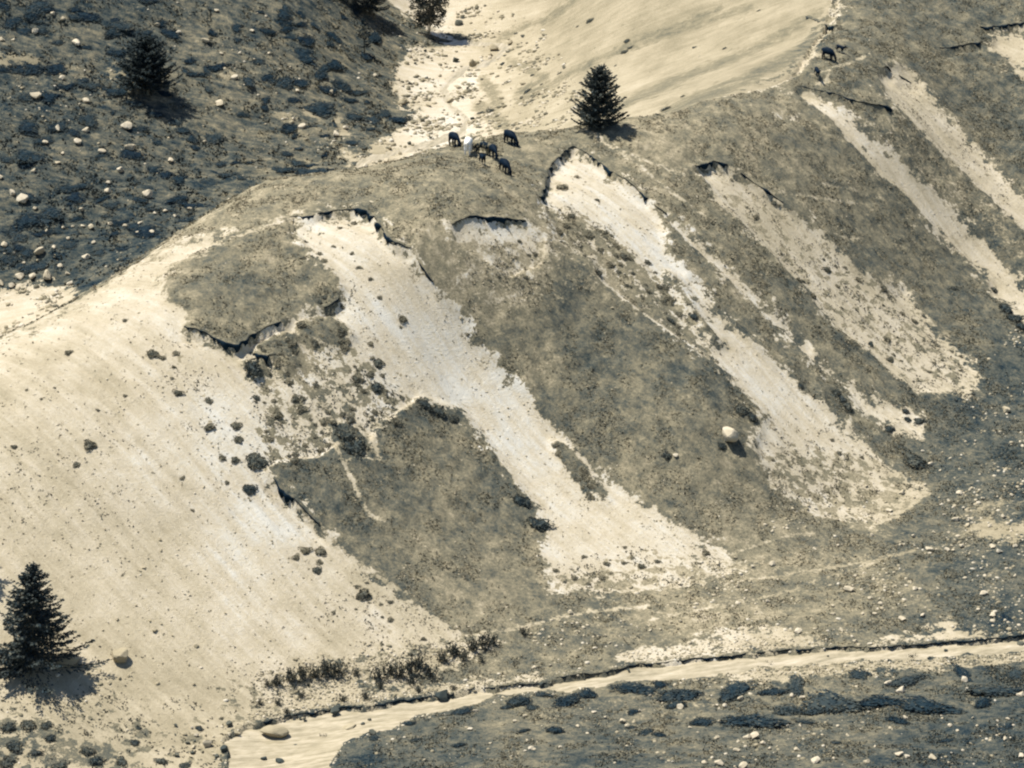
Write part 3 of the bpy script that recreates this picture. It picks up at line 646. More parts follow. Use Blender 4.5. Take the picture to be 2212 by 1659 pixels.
NEAR_ROCKS = [(3605,2755,36),(3550,2728,34),(3260,3032,42),(3468,3040,30),(3595,3010,32),(3628,3018,28),(3730,3020,36),(3185,2990,28),(3335,3028,22),(3500,2983,14),(4020,2950,22),(4085,3020,26),(4085,2770,34),(3078,2990,20),(2685,2815,16),(2420,2867,18),(2865,2945,26),(2948,2995,24),(2820,3045,22),(2875,3045,36),(2975,3060,34),(2990,2940,32),(3020,2935,40),(3050,2968,22),(2125,2990,20),(2140,2993,16),(2645,3035,14),(2375,2845,18),(2490,2880,28),(2960,2790,26),(2310,2900,18),(2240,2985,16),(2350,2930,14),(2100,2860,14),(2060,2880,18),(1880,2910,22),(1900,2840,20),(2510,2900,18),(3170,2780,20),(3210,2785,20),(3480,2830,16),(3510,2835,14),(3200,2900,14),(3350,2900,14),(3800,2900,16),(3830,2920,14),(3990,2880,14),(3910,2900,12),(3560,2910,14),(3620,2865,22),(3080,2900,16),(3150,2900,14),(2880,2880,14),(2760,2905,16),(2560,2840,14),(2900,2820,20),(2100,3000,12),(1960,2970,14),(2600,2780,14),(3890,2870,14),(4030,2870,16)]
for u, v, s in NEAR_ROCKS:
    rock40(u, v, s * 1.35, "pale rock half sunk in the dark turf of the near river bank", "rocks on the near bank", flat=random.uniform(0.6, 0.9))
BED_ROCKS = [(1835,85,34),(1975,185,40),(2040,165,26),(1820,235,30),(1890,245,46),(1960,215,22),(1705,310,20),(1800,400,32),(1740,342,16),(1850,385,18),(1715,415,26),(1610,400,40),(1640,330,18),(1760,300,16),(1900,300,16),(1690,480,20),(1745,500,22),(1830,455,16),(1890,470,20),(1960,530,18),(1660,530,18),(1720,550,16),(1560,590,20),(1600,610,18),(1640,570,20),(1585,360,16),(1605,420,14),(1660,250,16),(1770,215,14),(1780,250,14),(1700,200,16),(1850,330,16),(1920,400,16),(1870,350,16),(1990,300,16),(1770,470,16),(1580,300,14)]
for i, (u, v, s) in enumerate(BED_ROCKS):
    rock40(u, v, s * 1.25, "grey boulder in the stony stream bed behind the ridge", "boulders in the stream bed", meshes=ROCKS_TAN if i % 3 else ROCKS_DARK, flat=random.uniform(0.6, 0.85))
SCREE_ROCKS = [(470,2475,18),(600,2480,18),(620,2518,28),(645,2495,14),(575,2268,20),(640,2155,20),(645,2200,16),(815,1945,16),(480,2710,24),(785,2580,26),(420,2115,14),(515,2700,20),(440,2730,20),(775,2735,20),(700,2600,14),(545,2420,14),(690,2540,14),(250,2150,12),(500,2230,14),(380,2000,12),(1843,1270,20),(2450,1230,14),(900,2450,14),(1220,2550,14),(1000,2350,12),(650,2650,14),(330,2080,12),(2700,2060,14),(2560,2010,12),(2940,2225,24),(2830,2170,14)]
for u, v, s in SCREE_ROCKS:
    rock40(u, v, s, "small tan stone lodged on the bare scree face of the ridge", "stones on the scree face", meshes=ROCKS_TAN, name="stone", flat=random.uniform(0.6, 0.85))
# boulders of their own
def own_rock(u, v, wpx, mesh, label, flat, aspect=(1, 1), **k):
    p = land40(u, v)
    return place(mesh, "boulder", p, wpx / 4.0 / px_per_m(p), label, "rock", None, flat=flat, aspect=aspect, **k)
own_rock(2918, 1762, 86, rock_mesh("boulder", 91, 3, MAT_ROCK, 0.95, 8, (0.58, 0.8)), "largest pale boulder on the turf face between two scree chutes", 0.92, (0.95, 0.9), sink=0.14, tilt=0.2, yaw=0.6)
own_rock(2702, 1825, 28, ROCKS[2], "small white rock on the turf face near the largest boulder", 0.7)
own_rock(480, 2640, 84, rock_mesh("boulder", 192, 3, MAT_ROCK_TAN, 1.0, 8, (0.55, 0.8)), "rounded tan boulder on the scree beside the tall spruce", 0.85, (0.95, 1.0), sink=0.24, tilt=0.2)
own_rock(285, 2650, 160, rock_mesh("boulder", 93, 3, MAT_ROCK_TAN, 1.0), "broad angular rock slab under the skirt of the tall spruce", 0.34, (1.0, 0.5), yaw=0.1, tilt=0.1, sink=0.2)
own_rock(1100, 2955, 124, rock_mesh("boulder", 94, 3, MAT_ROCK_TAN, 1.0, 9, (0.5, 0.75)), "big flat-topped boulder standing in the middle of the river", 0.46, (1.05, 0.75), yaw=0.3, tilt=0.12, sink=-0.05, follow=0)
own_rock(1405, 2930, 84, rock_mesh("boulder", 95, 3, MAT_ROCK_TAN, 1.0), "low tan rock in the river against the near bank", 0.45, (1.0, 0.7), yaw=0.1, tilt=0.1, sink=-0.1, follow=0)
own_rock(1775, 2795, 70, rock_mesh("boulder", 96, 3, MAT_ROCK_DARK, 1.0), "dark rounded boulder on the far edge of the river", 0.75, (1.0, 0.8), tilt=0.1)
own_rock(830, 2985, 52, rock_mesh("boulder", 97, 3, MAT_ROCK, 1.0), "square-cut pale block among rubble at the river edge", 0.8, (0.95, 0.8), yaw=0.2, tilt=0.1)
own_rock(3855, 2725, 42, rock_mesh("boulder", 98, 3, MAT_ROCK, 1.0), "upright white block between juniper mats on the near bank", 0.95, (0.95, 0.8), yaw=0.15, tilt=0.1)
own_rock(2722, 2832, 34, rock_mesh("boulder", 99, 3, MAT_ROCK, 1.0), "pale rounded rock at the foot of a juniper mat by the river", 0.95)
for u, v, s in [(1170,2868,20),(1200,2878,18),(1218,2884,24),(1180,2990,30),(1212,2988,18),(920,2890,44),(900,2990,50),(870,3020,30),(940,3030,26),(1245,3010,14),(1120,3050,60),(1060,3045,40),(1340,2848,56),(2165,2745,30),(2515,2690,20),(1455,2905,30),(1490,2925,44),(1480,2890,24),(3230,2660,20),(3310,2635,16),(3540,2630,20),(3780,2610,24),(4080,2578,40),(1000,2960,20)]:
    rock40(u, v, s, "dark wet rock standing in the shallow water of the river", "wet rocks in the river", meshes=ROCKS_DARK, flat=random.uniform(0.5, 0.75), follow=0, lift=0.42)

rng = np.random.default_rng(55)
for k in range(34):
    u, v, s = rng.uniform(690, 960), rng.uniform(2870, 3068), 12 + 26 * rng.random() ** 2
    rock40(u, v, s, "angular rubble rock in the heap at the river's outer bend", "rubble at the river bend", meshes=(ROCKS_TAN, ROCKS_DARK, ROCKS)[k % 3], flat=random.uniform(0.55, 0.85))
# ------------------------------------------------------------------ shrubs
def leafy_material(name, base, spread, rnd):
    m, nt, b = new_mat(name); g = NT(nt)
    oi = nt.nodes.new("ShaderNodeObjectInfo")
    t = g.add(g.attr("leaf"), base); t = g.add(t, g.mul(g.add(oi.outputs["Random"], -0.5), rnd))
    t = g.add(t, g.mul(g.noise(g.coord("Object"), 2.2, 3), spread))
    nt.links.new(g.duotone(t), b.inputs["Base Color"])
    b.inputs["Roughness"].default_value = 0.8
    return m
MAT_JUNIPER = leafy_material("juniper", 100, 80, 28)
MAT_BUSH = leafy_material("green_bush", 138, 60, 34)
MAT_WILLOW = leafy_material("willow", 100, 60, 24)
def leaf_cloud(points, dirs, size, rng, spread=0.5, aspect=0.45):
    """small pointed faces scattered at points, roughly along dirs"""
    n = len(points)
    d = dirs + rng.normal(size=(n, 3)) * spread; d /= np.linalg.norm(d, axis=1, keepdims=True) + 1e-9
    s = np.cross(d, rng.normal(size=(n, 3))); s /= np.linalg.norm(s, axis=1, keepdims=True) + 1e-9
    L = (size * rng.uniform(0.6, 1.3, n))[:, None]
    a = points - d * L * 0.3; b = points + d * L * 0.7
    m1 = points + d * L * 0.1 + s * L * aspect; m2 = points + d * L * 0.1 - s * L * aspect
    v = np.stack([a, m1, b, m2], 1).reshape(-1, 3)
    f = np.arange(4 * n).reshape(n, 4)
    return v, f
def dome_mesh(name, seed, mat, n=420, size=0.17, lumps=5, upright=0.3, solid=0.86):
    """a low lumpy cushion, one unit of radius, one unit high: a twiggy core under a skin of leaves"""
    rng = np.random.default_rng(seed)
    lp = rng.normal(size=(lumps, 3)); lp[:, 2] = np.abs(lp[:, 2]); lp /= np.linalg.norm(lp, axis=1, keepdims=True)
    la = rng.uniform(0.1, 0.36, lumps)
    ph = rng.uniform(0, 6.28, 4)
    def radius(d):
        r = np.full(len(d), 0.74)
        for k in range(lumps): r += la[k] * np.exp(-((d - lp[k]) ** 2).sum(1) / 0.22)
        az = np.arctan2(d[:, 1], d[:, 0])
        return r * (1 + 0.13 * np.sin(2 * az + ph[0]) + 0.11 * np.sin(3 * az + ph[1]) + 0.08 * np.sin(5 * az + ph[2]))
    d = rng.normal(size=(n, 3)); d[:, 2] = np.abs(d[:, 2]) * 0.9; d /= np.linalg.norm(d, axis=1, keepdims=True)
    r = radius(d) * rng.uniform(0.86, 1.05, n)
    v, f = leaf_cloud(d * r[:, None], d + np.array([0, 0, upright]), size, rng)
    leaf = np.repeat(rng.normal(0, 20, n), 4)
    bm = bmesh.new(); bmesh.ops.create_icosphere(bm, subdivisions=2, radius=1.0)
    cv = np.array([x.co for x in bm.verts]); cf = np.array([[x.index for x in p.verts] for p in bm.faces]); bm.free()
    cd = cv.copy(); cd[:, 2] = np.abs(cd[:, 2]) ; 
    cr = radius(cd / np.linalg.norm(cd, axis=1, keepdims=True)) * solid
    cv = cv * cr[:, None]; cv[:, 2] = np.where(cv[:, 2] < 0, cv[:, 2] * 0.25, cv[:, 2])
    faces = [tuple(q) for q in f] + [tuple(q + len(v)) for q in cf]
    return mesh_from(name, np.vstack([v, cv]), faces, mat, False, {"leaf": np.r_[leaf, np.full(len(cv), -14.0)]})
MAT_BANK_MAT = leafy_material("bank_juniper", 72, 64, 24)
BANK_MAT = [dome_mesh("juniper_mat", 160 + i, MAT_BANK_MAT, 520, 0.15, 6) for i in range(5)]
MAT_HEATH_MAT = leafy_material("heath_juniper", 62, 60, 24)
HEATH_MAT = [dome_mesh("juniper_mat", 110 + i, MAT_HEATH_MAT, 420, 0.17, 6) for i in range(5)]
BUSH = [dome_mesh("bush", 120 + i, MAT_BUSH, 300, 0.24, 5, 0.5, 0.78) for i in range(5)]
DARKBUSH = [dome_mesh("bush", 130 + i, MAT_JUNIPER, 360, 0.20, 5, 0.4, 0.84) for i in range(4)]
def willow_mesh(name, seed, mat):
    rng = np.random.default_rng(seed); pts, dirs = [], []
    for k in range(26):
        az = rng.uniform(0, 6.28); lean = rng.uniform(0.05, 0.55); L = rng.uniform(0.6, 1.1)
        top = np.array([math.cos(az) * lean, math.sin(az) * lean, L])
        root = np.array([rng.normal() * 0.22, rng.normal() * 0.22, 0.0])
        for s in np.linspace(0.12, 1, 15):
            p = root + top * s + rng.normal(size=3) * 0.05; pts.append(p); dirs.append(top + rng.normal(size=3) * 0.25)
    v, f = leaf_cloud(np.array(pts), np.array(dirs), 0.17, rng, 0.35, 0.28)
    return mesh_from(name, v, f, mat, False, {"leaf": np.repeat(rng.normal(0, 14, len(pts)), 4)})
WILLOW = [willow_mesh("willow_bush", 140 + i, MAT_WILLOW) for i in range(4)]
def shrub(meshes, name, p, w, d, h, label, category, group, yaw=None):
    o = link(name, random.choice(meshes), label=label, category=category, group=group)
    n = slope_at(p[0], p[1])
    q = Vector((0, 0, 1)).lerp(Vector(n), 0.85).to_track_quat('Z', 'Y').to_matrix().to_4x4()
    o.matrix_world = Matrix.Translation((p[0], p[1], p[2] - 0.06)) @ q @ Matrix.Diagonal((w, d, h, 1)) @ Matrix.Rotation(random.uniform(0, 6.28) if yaw is None else yaw, 4, 'Z')
    return o
def shrub_px(meshes, name, u4, v4, wpx4, label, category, group, hk=0.55, dk=None, hpx=None):
    p = land40(u4, v4 + (wpx4 * 0.18 if hpx is None else hpx * 0.3))
    w = wpx4 / 4.0 / px_per_m(p) / 2
    d = w * (random.uniform(0.75, 1.1) if dk is None else dk)
    return shrub(meshes, name, p, w, d, w * hk, label, category, group)
# mats on the near bank: width and height in the picture
MATS = [(2090,2795,90,44),(2180,2775,70,30),(2260,2795,118,54),(2355,2772,95,28),(2540,2748,180,34),(2640,2735,70,20),(2720,2765,150,70),(2930,2758,190,50),(3000,2862,220,92),(2800,2880,76,52),(2222,2912,66,44),(2530,2845,52,26),(2530,2908,50,16),(2580,2925,70,28),(3350,2800,250,90),(3520,2792,195,64),(3740,2815,224,84),(3640,2712,170,46),(3990,2748,215,82),(3590,2872,96,42),(3935,2806,94,42),(3150,2832,130,60),(3260,2840,90,44),(3180,2738,160,48),(3850,2690,160,26),(2060,2800,60,40),(2130,2825,76,22),(1850,2842,96,28),(1660,2955,44,22),(1840,2975,54,26),(3080,2760,110,40),(3440,2690,120,28),(4060,2690,120,34),(3220,2885,70,24),(1640,2890,60,20),(2700,2815,100,36),(2100,2920,50,16),(2640,2935,60,20),(1500,2950,60,20),(3780,2960,70,20),(3350,2970,50,16),(4040,2900,60,20),(2030,2825,50,20)]
for u, v, w, h in MATS:
    p = land40(u, v + h * 0.30); s = px_per_m(p)
    shrub(BANK_MAT, "juniper_mat", p, w / 8.0 / s * 1.3, h / 4.0 / s / 2 / 0.5, min(0.85, 0.30 * h / 4.0 / s + 0.18), "low dark juniper mat spreading over the near river bank", "juniper", "juniper mats on the near bank")
# willow row by the river
WIL = [(600,1472,28),(630,1462,38),(655,1458,34),(680,1455,34),(705,1450,38),(728,1450,40),(770,1452,20),(815,1462,34),(840,1452,38),(862,1458,30),(882,1450,36),(905,1440,40),(930,1455,32),(955,1420,34),(980,1410,34),(1000,1418,28),(1020,1398,34),(1045,1390,38),(1062,1384,26),(1132,1364,22),(890,1470,26),(820,1480,20),(580,1475,20)]
for u, v, w in WIL:
    p = land22(u, v + 6); s = px_per_m(p); k = w * K22 / s / 1.25
    shrub(WILLOW, "willow_bush", p, k, k, k * random.uniform(0.95, 1.25), "upright dark willow bush in the row along the river flat", "bush", "willow bushes by the river")
for u, v, w in [(700,1600,22),(690,1585,16),(1040,1430,20),(1660,1440,20),(1970,1425,20),(790,1510,26),(740,1515,24),(650,1505,22),(620,1540,20),(560,1520,20),(600,1520,22),(980,1490,18),(905,1495,20)]:
    p = land22(u, v); s = px_per_m(p); k = w * K22 / s / 1.4
    shrub(WILLOW, "willow_bush", p, k, k, k * 0.9, "small willow sprig growing among stones at the water's edge", "bush", "willow sprigs on the gravel banks")
# bushes on bare ground of the ridge
SCREE_BUSH = [(148,758,24),(330,760,34),(380,760,24),(385,845,30),(118,836,12),(58,840,12),(210,884,14),(270,852,14),(450,862,26),(452,918,34),(195,955,42),(30,962,22),(510,915,32),(515,945,28),(600,890,36),(870,685,28),(800,740,20),(785,1278,50),(660,1185,34),(692,1186,38),(640,1200,24),(690,1210,20),(165,1000,22),(375,790,16),(372,815,16),(480,985,26),(508,990,26),(415,1100,14),(395,1030,16),(490,1040,16),(760,545,14),(800,600,16),(775,575,18),(720,530,16),(690,545,16),(655,555,18),(660,520,14),(765,480,22),(735,490,16),(1215,400,36),(1245,380,20),(1290,430,18),(850,520,14),(740,660,16),(865,705,12),(930,905,16),(960,930,14),(1240,880,16),(1350,1180,16),(1260,1200,18),(1385,1220,24),(1420,1210,20),(1525,1190,28),(1510,1215,12),(1310,1215,22),(1300,1245,22),(1200,1230,20),(1240,1245,24),(270,690,18),(350,770,24),(90,860,12),(265,1240,10),(760,880,20),(700,560,20),(820,640,14),(1010,720,14)]
def inside(pts, u, v): return seg_dist(np.array([[float(u)]]), np.array([[float(v)]]), pts, True)[0, 0]
rng = np.random.default_rng(31)
for k, cnt, lo, hi in ((0, 74, 10, 30), (1, 50, 12, 30), (2, 44, 10, 26), (4, 8, 8, 20), (3, 10, 8, 18), (8, 8, 8, 18), (11, 10, 8, 20), (14, 12, 10, 22)):
    pl = MOTTLE[k][0]; xs = [a for a, b in pl]; ys = [b for a, b in pl]; got = 0
    while got < cnt:
        u, v = rng.uniform(min(xs), max(xs)), rng.uniform(min(ys), max(ys))
        if inside(pl, u, v) > 0: SCREE_BUSH.append((u, v, lo + (hi - lo) * rng.random() ** 2)); got += 1
for pl, cnt in ((TURF_ISLANDS[4], 16), (TURF_ISLANDS[0], 5), (TURF_ISLANDS[1], 6)):
    xs = [a for a, b in pl]; ys = [b for a, b in pl]; got = 0
    while got < cnt:
        u, v = rng.uniform(min(xs), max(xs)), rng.uniform(min(ys), max(ys))
        if inside(pl, u, v) > 0: SCREE_BUSH.append((u, v, 8 + 16 * rng.random())); got += 1
for u, v, w in SCREE_BUSH:
    shrub_px(BUSH, "bush", u / 0.54, v / 0.54, w / 0.54 * 0.88, "small grey-green bush growing on a bare scree chute of the ridge", "bush", "bushes on the scree chutes", 0.5)
DARK_BUSH = [(553,857,22),(553,990,50),(538,1052,38),(545,785,50),(815,780,28),(812,832,32),(685,1228,26),(1125,1075,46),(1162,1125,52),(2170,662,42),(2192,682,40),(2145,622,24),(2205,700,30),(1978,988,60),(1830,872,34),(1805,842,28),(1820,860,26),(1920,922,28),(1960,902,22),(1985,905,30),(1955,885,20),(745,935,50),(770,955,48),(755,960,40),(690,650,18),(700,640,16),(2060,620,20),(1600,880,40),(1625,895,34),(1560,960,24),(920,870,34),(950,885,36),(980,900,30),(1450,690,22),(1500,680,24),(1440,980,26),(1730,830,20),(1880,740,18),(20,1565,44),(62,1558,44),(110,1590,34),(80,1622,30),(30,1605,44),(100,1562,30),(190,1618,40),(206,1638,44),(292,1600,24),(300,1570,16),(262,1640,34),(350,1640,34),(15,1640,50),(130,1650,40),(430,1570,22),(400,1650,30),(65,1480,24),(100,1490,18)]
for u, v, w in DARK_BUSH:
    shrub_px(DARKBUSH, "juniper_bush", u / 0.54, v / 0.54, w / 0.54, "dense dark juniper bush on the slope of the ridge", "bush", "dark bushes on the ridge", 0.5)
for u, v, w in [(1276,40,26),(1248,55,12),(1355,85,22),(1362,100,18),(1350,108,24),(1140,193,24),(1115,70,12),(1130,75,16),(1310,262,30),(1440,230,28),(1500,100,14),(1565,102,16),(1085,135,18),(1150,160,14),(1080,270,18),(1060,260,18),(1210,155,14),(1170,180,12),(1095,175,16),(1150,205,12),(1475,205,16),(1420,245,14),(1000,35,16),(1005,22,12),(1060,235,26),(1040,240,20),(1090,118,12),(1330,140,10),(1640,20,12)]:
    shrub_px(DARKBUSH, "cushion_bush", u / 0.54, v / 0.54, w / 0.54, "isolated dark cushion bush on the pale scree slope behind the ridge", "bush", "cushion bushes on the far scree slope", 0.34, 0.8)
# mats on the heath slope behind: the picture shows them as long dark dashes, set at random over the slope
FAR_MATS = [(340,190,46),(480,210,70),(80,270,60),(60,280,50),(240,345,50),(330,320,44),(350,480,90),(120,535,60),(245,530,36),(100,620,110),(400,625,60),(520,615,70),(590,130,60),(680,135,70),(640,95,50),(850,130,50),(950,160,40),(820,280,40),(760,245,50),(730,520,50),(870,560,50),(940,650,44),(780,590,50),(660,700,60),(910,700,60),(190,560,50),(300,40,50),(60,85,60),(460,80,50),(1140,35,50),(1160,150,40),(1210,170,36),(1255,100,50),(1070,310,60),(1130,325,50),(1200,330,60),(1280,300,70),(1310,360,60),(1370,345,70),(1430,370,60),(1400,400,50),(1470,410,40),(1170,400,44),(1060,400,50),(1280,440,110),(1240,480,70),(1330,500,50),(1410,470,80),(1490,480,90),(1540,460,80),(1590,480,80),(1300,545,40),(1390,640,40),(1240,690,110),(1130,680,80),(1290,690,50),(1180,540,50),(1300,620,50),(1150,615,44),(300,790,70),(450,820,60),(200,850,100),(80,900,80),(150,940,60),(60,930,60),(230,930,50),(420,790,60),(560,800,50),(110,1010,50),(280,980,60),(400,1010,60),(600,840,40),(720,800,40)]
rng = np.random.default_rng(77)
for k in range(150):
    FAR_MATS.append((rng.uniform(0, 1500), rng.uniform(0, 1080), rng.uniform(30, 90)))
for u, v, w in FAR_MATS:
    p = land40(u, v)
    if p[1] < crest_y(p[0]) + 8 or grid_at(A_SCREE, p[0], p[1]) > -3: continue
    s = px_per_m(p); h = w / 8.0 / s
    shrub(HEATH_MAT, "juniper_mat", p, h * 1.6, h * random.uniform(0.5, 0.95), min(0.5, h * 0.26), "low dark juniper mat on the heath slope behind the ridge", "juniper", "juniper mats on the heath slope")

# ------------------------------------------------------------------ trees
MAT_BARK = toned_material("bark", 120, 26, 4.0, 20)
MAT_SPRUCE = leafy_material("spruce_needles", 76, 50, 10)
MAT_BIRCH = leafy_material("birch_leaves", 98, 40, 6)
def tube(path, radii, sides=7):
    verts, faces = [], []
    for i, (p, r) in enumerate(zip(path, radii)):
        for k in range(sides):
            a = 2 * math.pi * k / sides
            verts.append((p[0] + r * math.cos(a), p[1] + r * math.sin(a), p[2]))
        if i:
            for k in range(sides):
                a, b = (i - 1) * sides + k, (i - 1) * sides + (k + 1) % sides
                faces.append((a, b, b + sides, a + sides))
    return verts, faces
def conifer(p, H, R, label, seed, name="spruce_tree", first=0.06, mat=None, spacing=0.36, per=6, droop=0.25, lean=(0, 0), skirt=None, density=1.0, power=0.85, rag=0.35, group=None):
    rng = np.random.default_rng(seed)
    t = link(name, None, label=label, category="tree", group=group, loc=p)
    def axis(h): return np.array([lean[0] * h / H, lean[1] * h / H, h])
    hs = np.linspace(-0.5, H * 0.98, 14)
    v, f = tube([axis(h) for h in hs], [0.024 * H * (1 - 0.93 * max(h, 0) / H) for h in hs])
    link("trunk", mesh_from("trunk", v, f, MAT_BARK, True), parent=t)
    pts, dirs, sizes = [], [], []
    bverts, bfaces = [], []
    h = H * first
    while h < H * 0.985:
        k = 1 - h / H
        for b in range(per):
            az = rng.uniform(0, 2 * math.pi)
            L = R * (k ** power) * rng.uniform(1 - rag, 1.08) + 0.12
            if skirt: L *= 1 + skirt[1] * max(0, math.cos(az - skirt[0])) * smooth(0.45, 1.0, k)
            if rng.random() < 0.10: L *= 0.5
            d = np.array([math.cos(az), math.sin(az), 0.30 - droop * (0.4 + k)]); 
            start = axis(h + rng.uniform(-0.15, 0.15))
            n = max(3, int(L / 0.20 * density))
            for s in np.linspace(0.12, 1.0, n):
                q = start + d * L * s + np.array([0, 0, 0.22 * L * (s * s - s) - 0.10 * L * s + 0.16 * L * s ** 3])
                side = np.array([-d[1], d[0], 0]) * (0.26 * L * (1.06 - s) + 0.05)
                for sg in (-1, 1):
                    w = rng.uniform(0.15, 1.0)
                    pts.append(q + side * sg * w + np.array([0, 0, -0.10 * w + rng.normal() * 0.05])); dirs.append(d * 0.8 + side * sg * 0.6 / (np.linalg.norm(side) + 1e-6) + np.array([0, 0, -0.22])); sizes.append(0.36 + 0.12 * k)
                pts.append(q); dirs.append(d); sizes.append(0.40)
            if L > 1.0:
                e = start + d * L * 0.9 + np.array([0, 0, -0.10 * L])
                i0 = len(bverts); w = 0.018 + 0.012 * L
                bverts += [start + (0, 0, w), start - (0, 0, w), e - (0, 0, 0.01), e + (0, 0, 0.01)]; bfaces.append((i0, i0 + 1, i0 + 2, i0 + 3))
        h += spacing * (0.55 + 0.6 * k)
    for s in np.linspace(0.0, 1.0, 10): pts.append(axis(H * (0.94 + 0.07 * s))); dirs.append(np.array([0, 0, 1.0])); sizes.append(0.3)
    pts = np.array(pts)
    keep = pts[:, 2] > 0.1
    pts = pts[keep]; dirs = np.array(dirs)[keep]; sizes = np.array(sizes)[keep]
    v, f = leaf_cloud(pts, dirs, sizes, rng, 0.28, 0.30)
    link("crown", mesh_from("crown", v, f, mat or MAT_SPRUCE, False, {"leaf": np.repeat(rng.normal(0, 14, len(pts)), 4)}), parent=t)
    if bverts: link("branches", mesh_from("branches", bverts, bfaces, MAT_BARK), parent=t)
    return t
def tree40(u, v, hpx, wpx):
    p = land40(u, v); s = px_per_m(p)
    return p, hpx / 4.0 / s / 0.93, wpx / 8.0 / s * 1.42
p, H, R = tree40(122, 2690, 440, 300)
conifer(p, H, R, "tall dark spruce with a wide ragged skirt at the foot of the scree", 1, lean=(1.1, 0.2), skirt=(-0.1, 0.6), spacing=0.34, per=7, first=0.09, droop=0.32, power=0.72, rag=0.4)
p, H, R = tree40(592, 378, 220, 215)
conifer(p, H, R, "broad dark spruce standing alone on the heath slope among boulders", 2, spacing=0.32, per=9, density=1.3, first=0.14, droop=0.06, power=0.5, rag=0.5)
p, H, R = tree40(2390, 512, 235, 172)
conifer(p, H, R, "ragged spruce on the crest in front of the pale scree slope", 3, spacing=0.34, per=8, density=1.25, first=0.04, droop=0.02, power=0.5, rag=0.55, lean=(0.5, 0), mat=leafy_material("spruce_needles_grey", 86, 50, 6))
p, H, R = tree40(1487, 62, 200, 135)
conifer(p, H, R, "spruce at the edge of the heath slope just above the stream bed", 4, per=6, first=0.14, droop=0.15, power=0.62, rag=0.4)
p, H, R = tree40(1393, 14, 190, 170)
conifer(p, H, R, "spruce whose pale trunk base and shadow show high on the heath slope", 5, per=6, first=0.24, droop=0.12, power=0.62)
p, H, R = tree40(1458, 214, 130, 56)
conifer(p, H, R, "thin sparse young conifer with gappy crown on the heath slope", 6, name="young_conifer", per=3, first=0.2, spacing=0.5, droop=0.1, power=0.5, rag=0.6, density=0.8, mat=leafy_material("thin_needles", 66, 34, 6))
p, H, R = tree40(-150, 2300, 330, 240)
conifer(p, H, R, "dark spruce whose branch tips reach in beside the bare scree", 7, per=5, first=0.10, spacing=0.55, droop=0.3, power=0.6, rag=0.5)

def broadleaf(p, H, R, label, seed):
    rng = np.random.default_rng(seed)
    t = link("birch_tree", None, label=label, category="tree", loc=p)
    hs = np.linspace(-0.4, H * 0.9, 12)
    verts, faces = [], []
    for (ox, oy, lx, r0) in ((0, 0, 0.1, 0.17), (-0.25, 0.1, -0.7, 0.12)):
        v, f = tube([(ox + lx * max(h, 0) / H + 0.08 * math.sin(h), oy + 0.06 * math.cos(h * 1.3), h) for h in hs], [r0 * (1 - 0.9 * max(h, 0) / H) for h in hs])
        faces += [tuple(i + len(verts) for i in q) for q in f]; verts += v
    link("trunk", mesh_from("trunk", verts, faces, toned_material("birch_bark", 190, 40, 5.0), True), parent=t)
    pts, dirs = [], []
    for k in range(300):
        h = H * rng.uniform(0.15, 1.0); az = rng.uniform(0, 6.28)
        rr = R * min(1.0, 0.75 + 0.5 * (h / H)) * math.sqrt(max(0.05, 1 - ((h / H - 0.52) / 0.52) ** 2))
        c = np.array([math.cos(az), math.sin(az), 0]) * rr * math.sqrt(rng.uniform(0.08, 1.0)) + np.array([0, 0, h])
        for j in range(34):
            q = c + rng.normal(size=3) * np.array([0.32, 0.32, 0.34]); pts.append(q); dirs.append(rng.normal(size=3) + np.array([0, 0, -0.8]))
    v, f = leaf_cloud(np.array(pts), np.array(dirs), 0.34, rng, 0.4, 0.45)
    link("crown", mesh_from("crown", v, f, MAT_BIRCH, False, {"leaf": np.repeat(rng.normal(0, 16, len(pts)), 4)}), parent=t)
    return t
p, H, R = tree40(1718, 138, 270, 105)
broadleaf(p, H, R, "pale-stemmed birch with airy crown on the bank of the stony stream bed", 8)

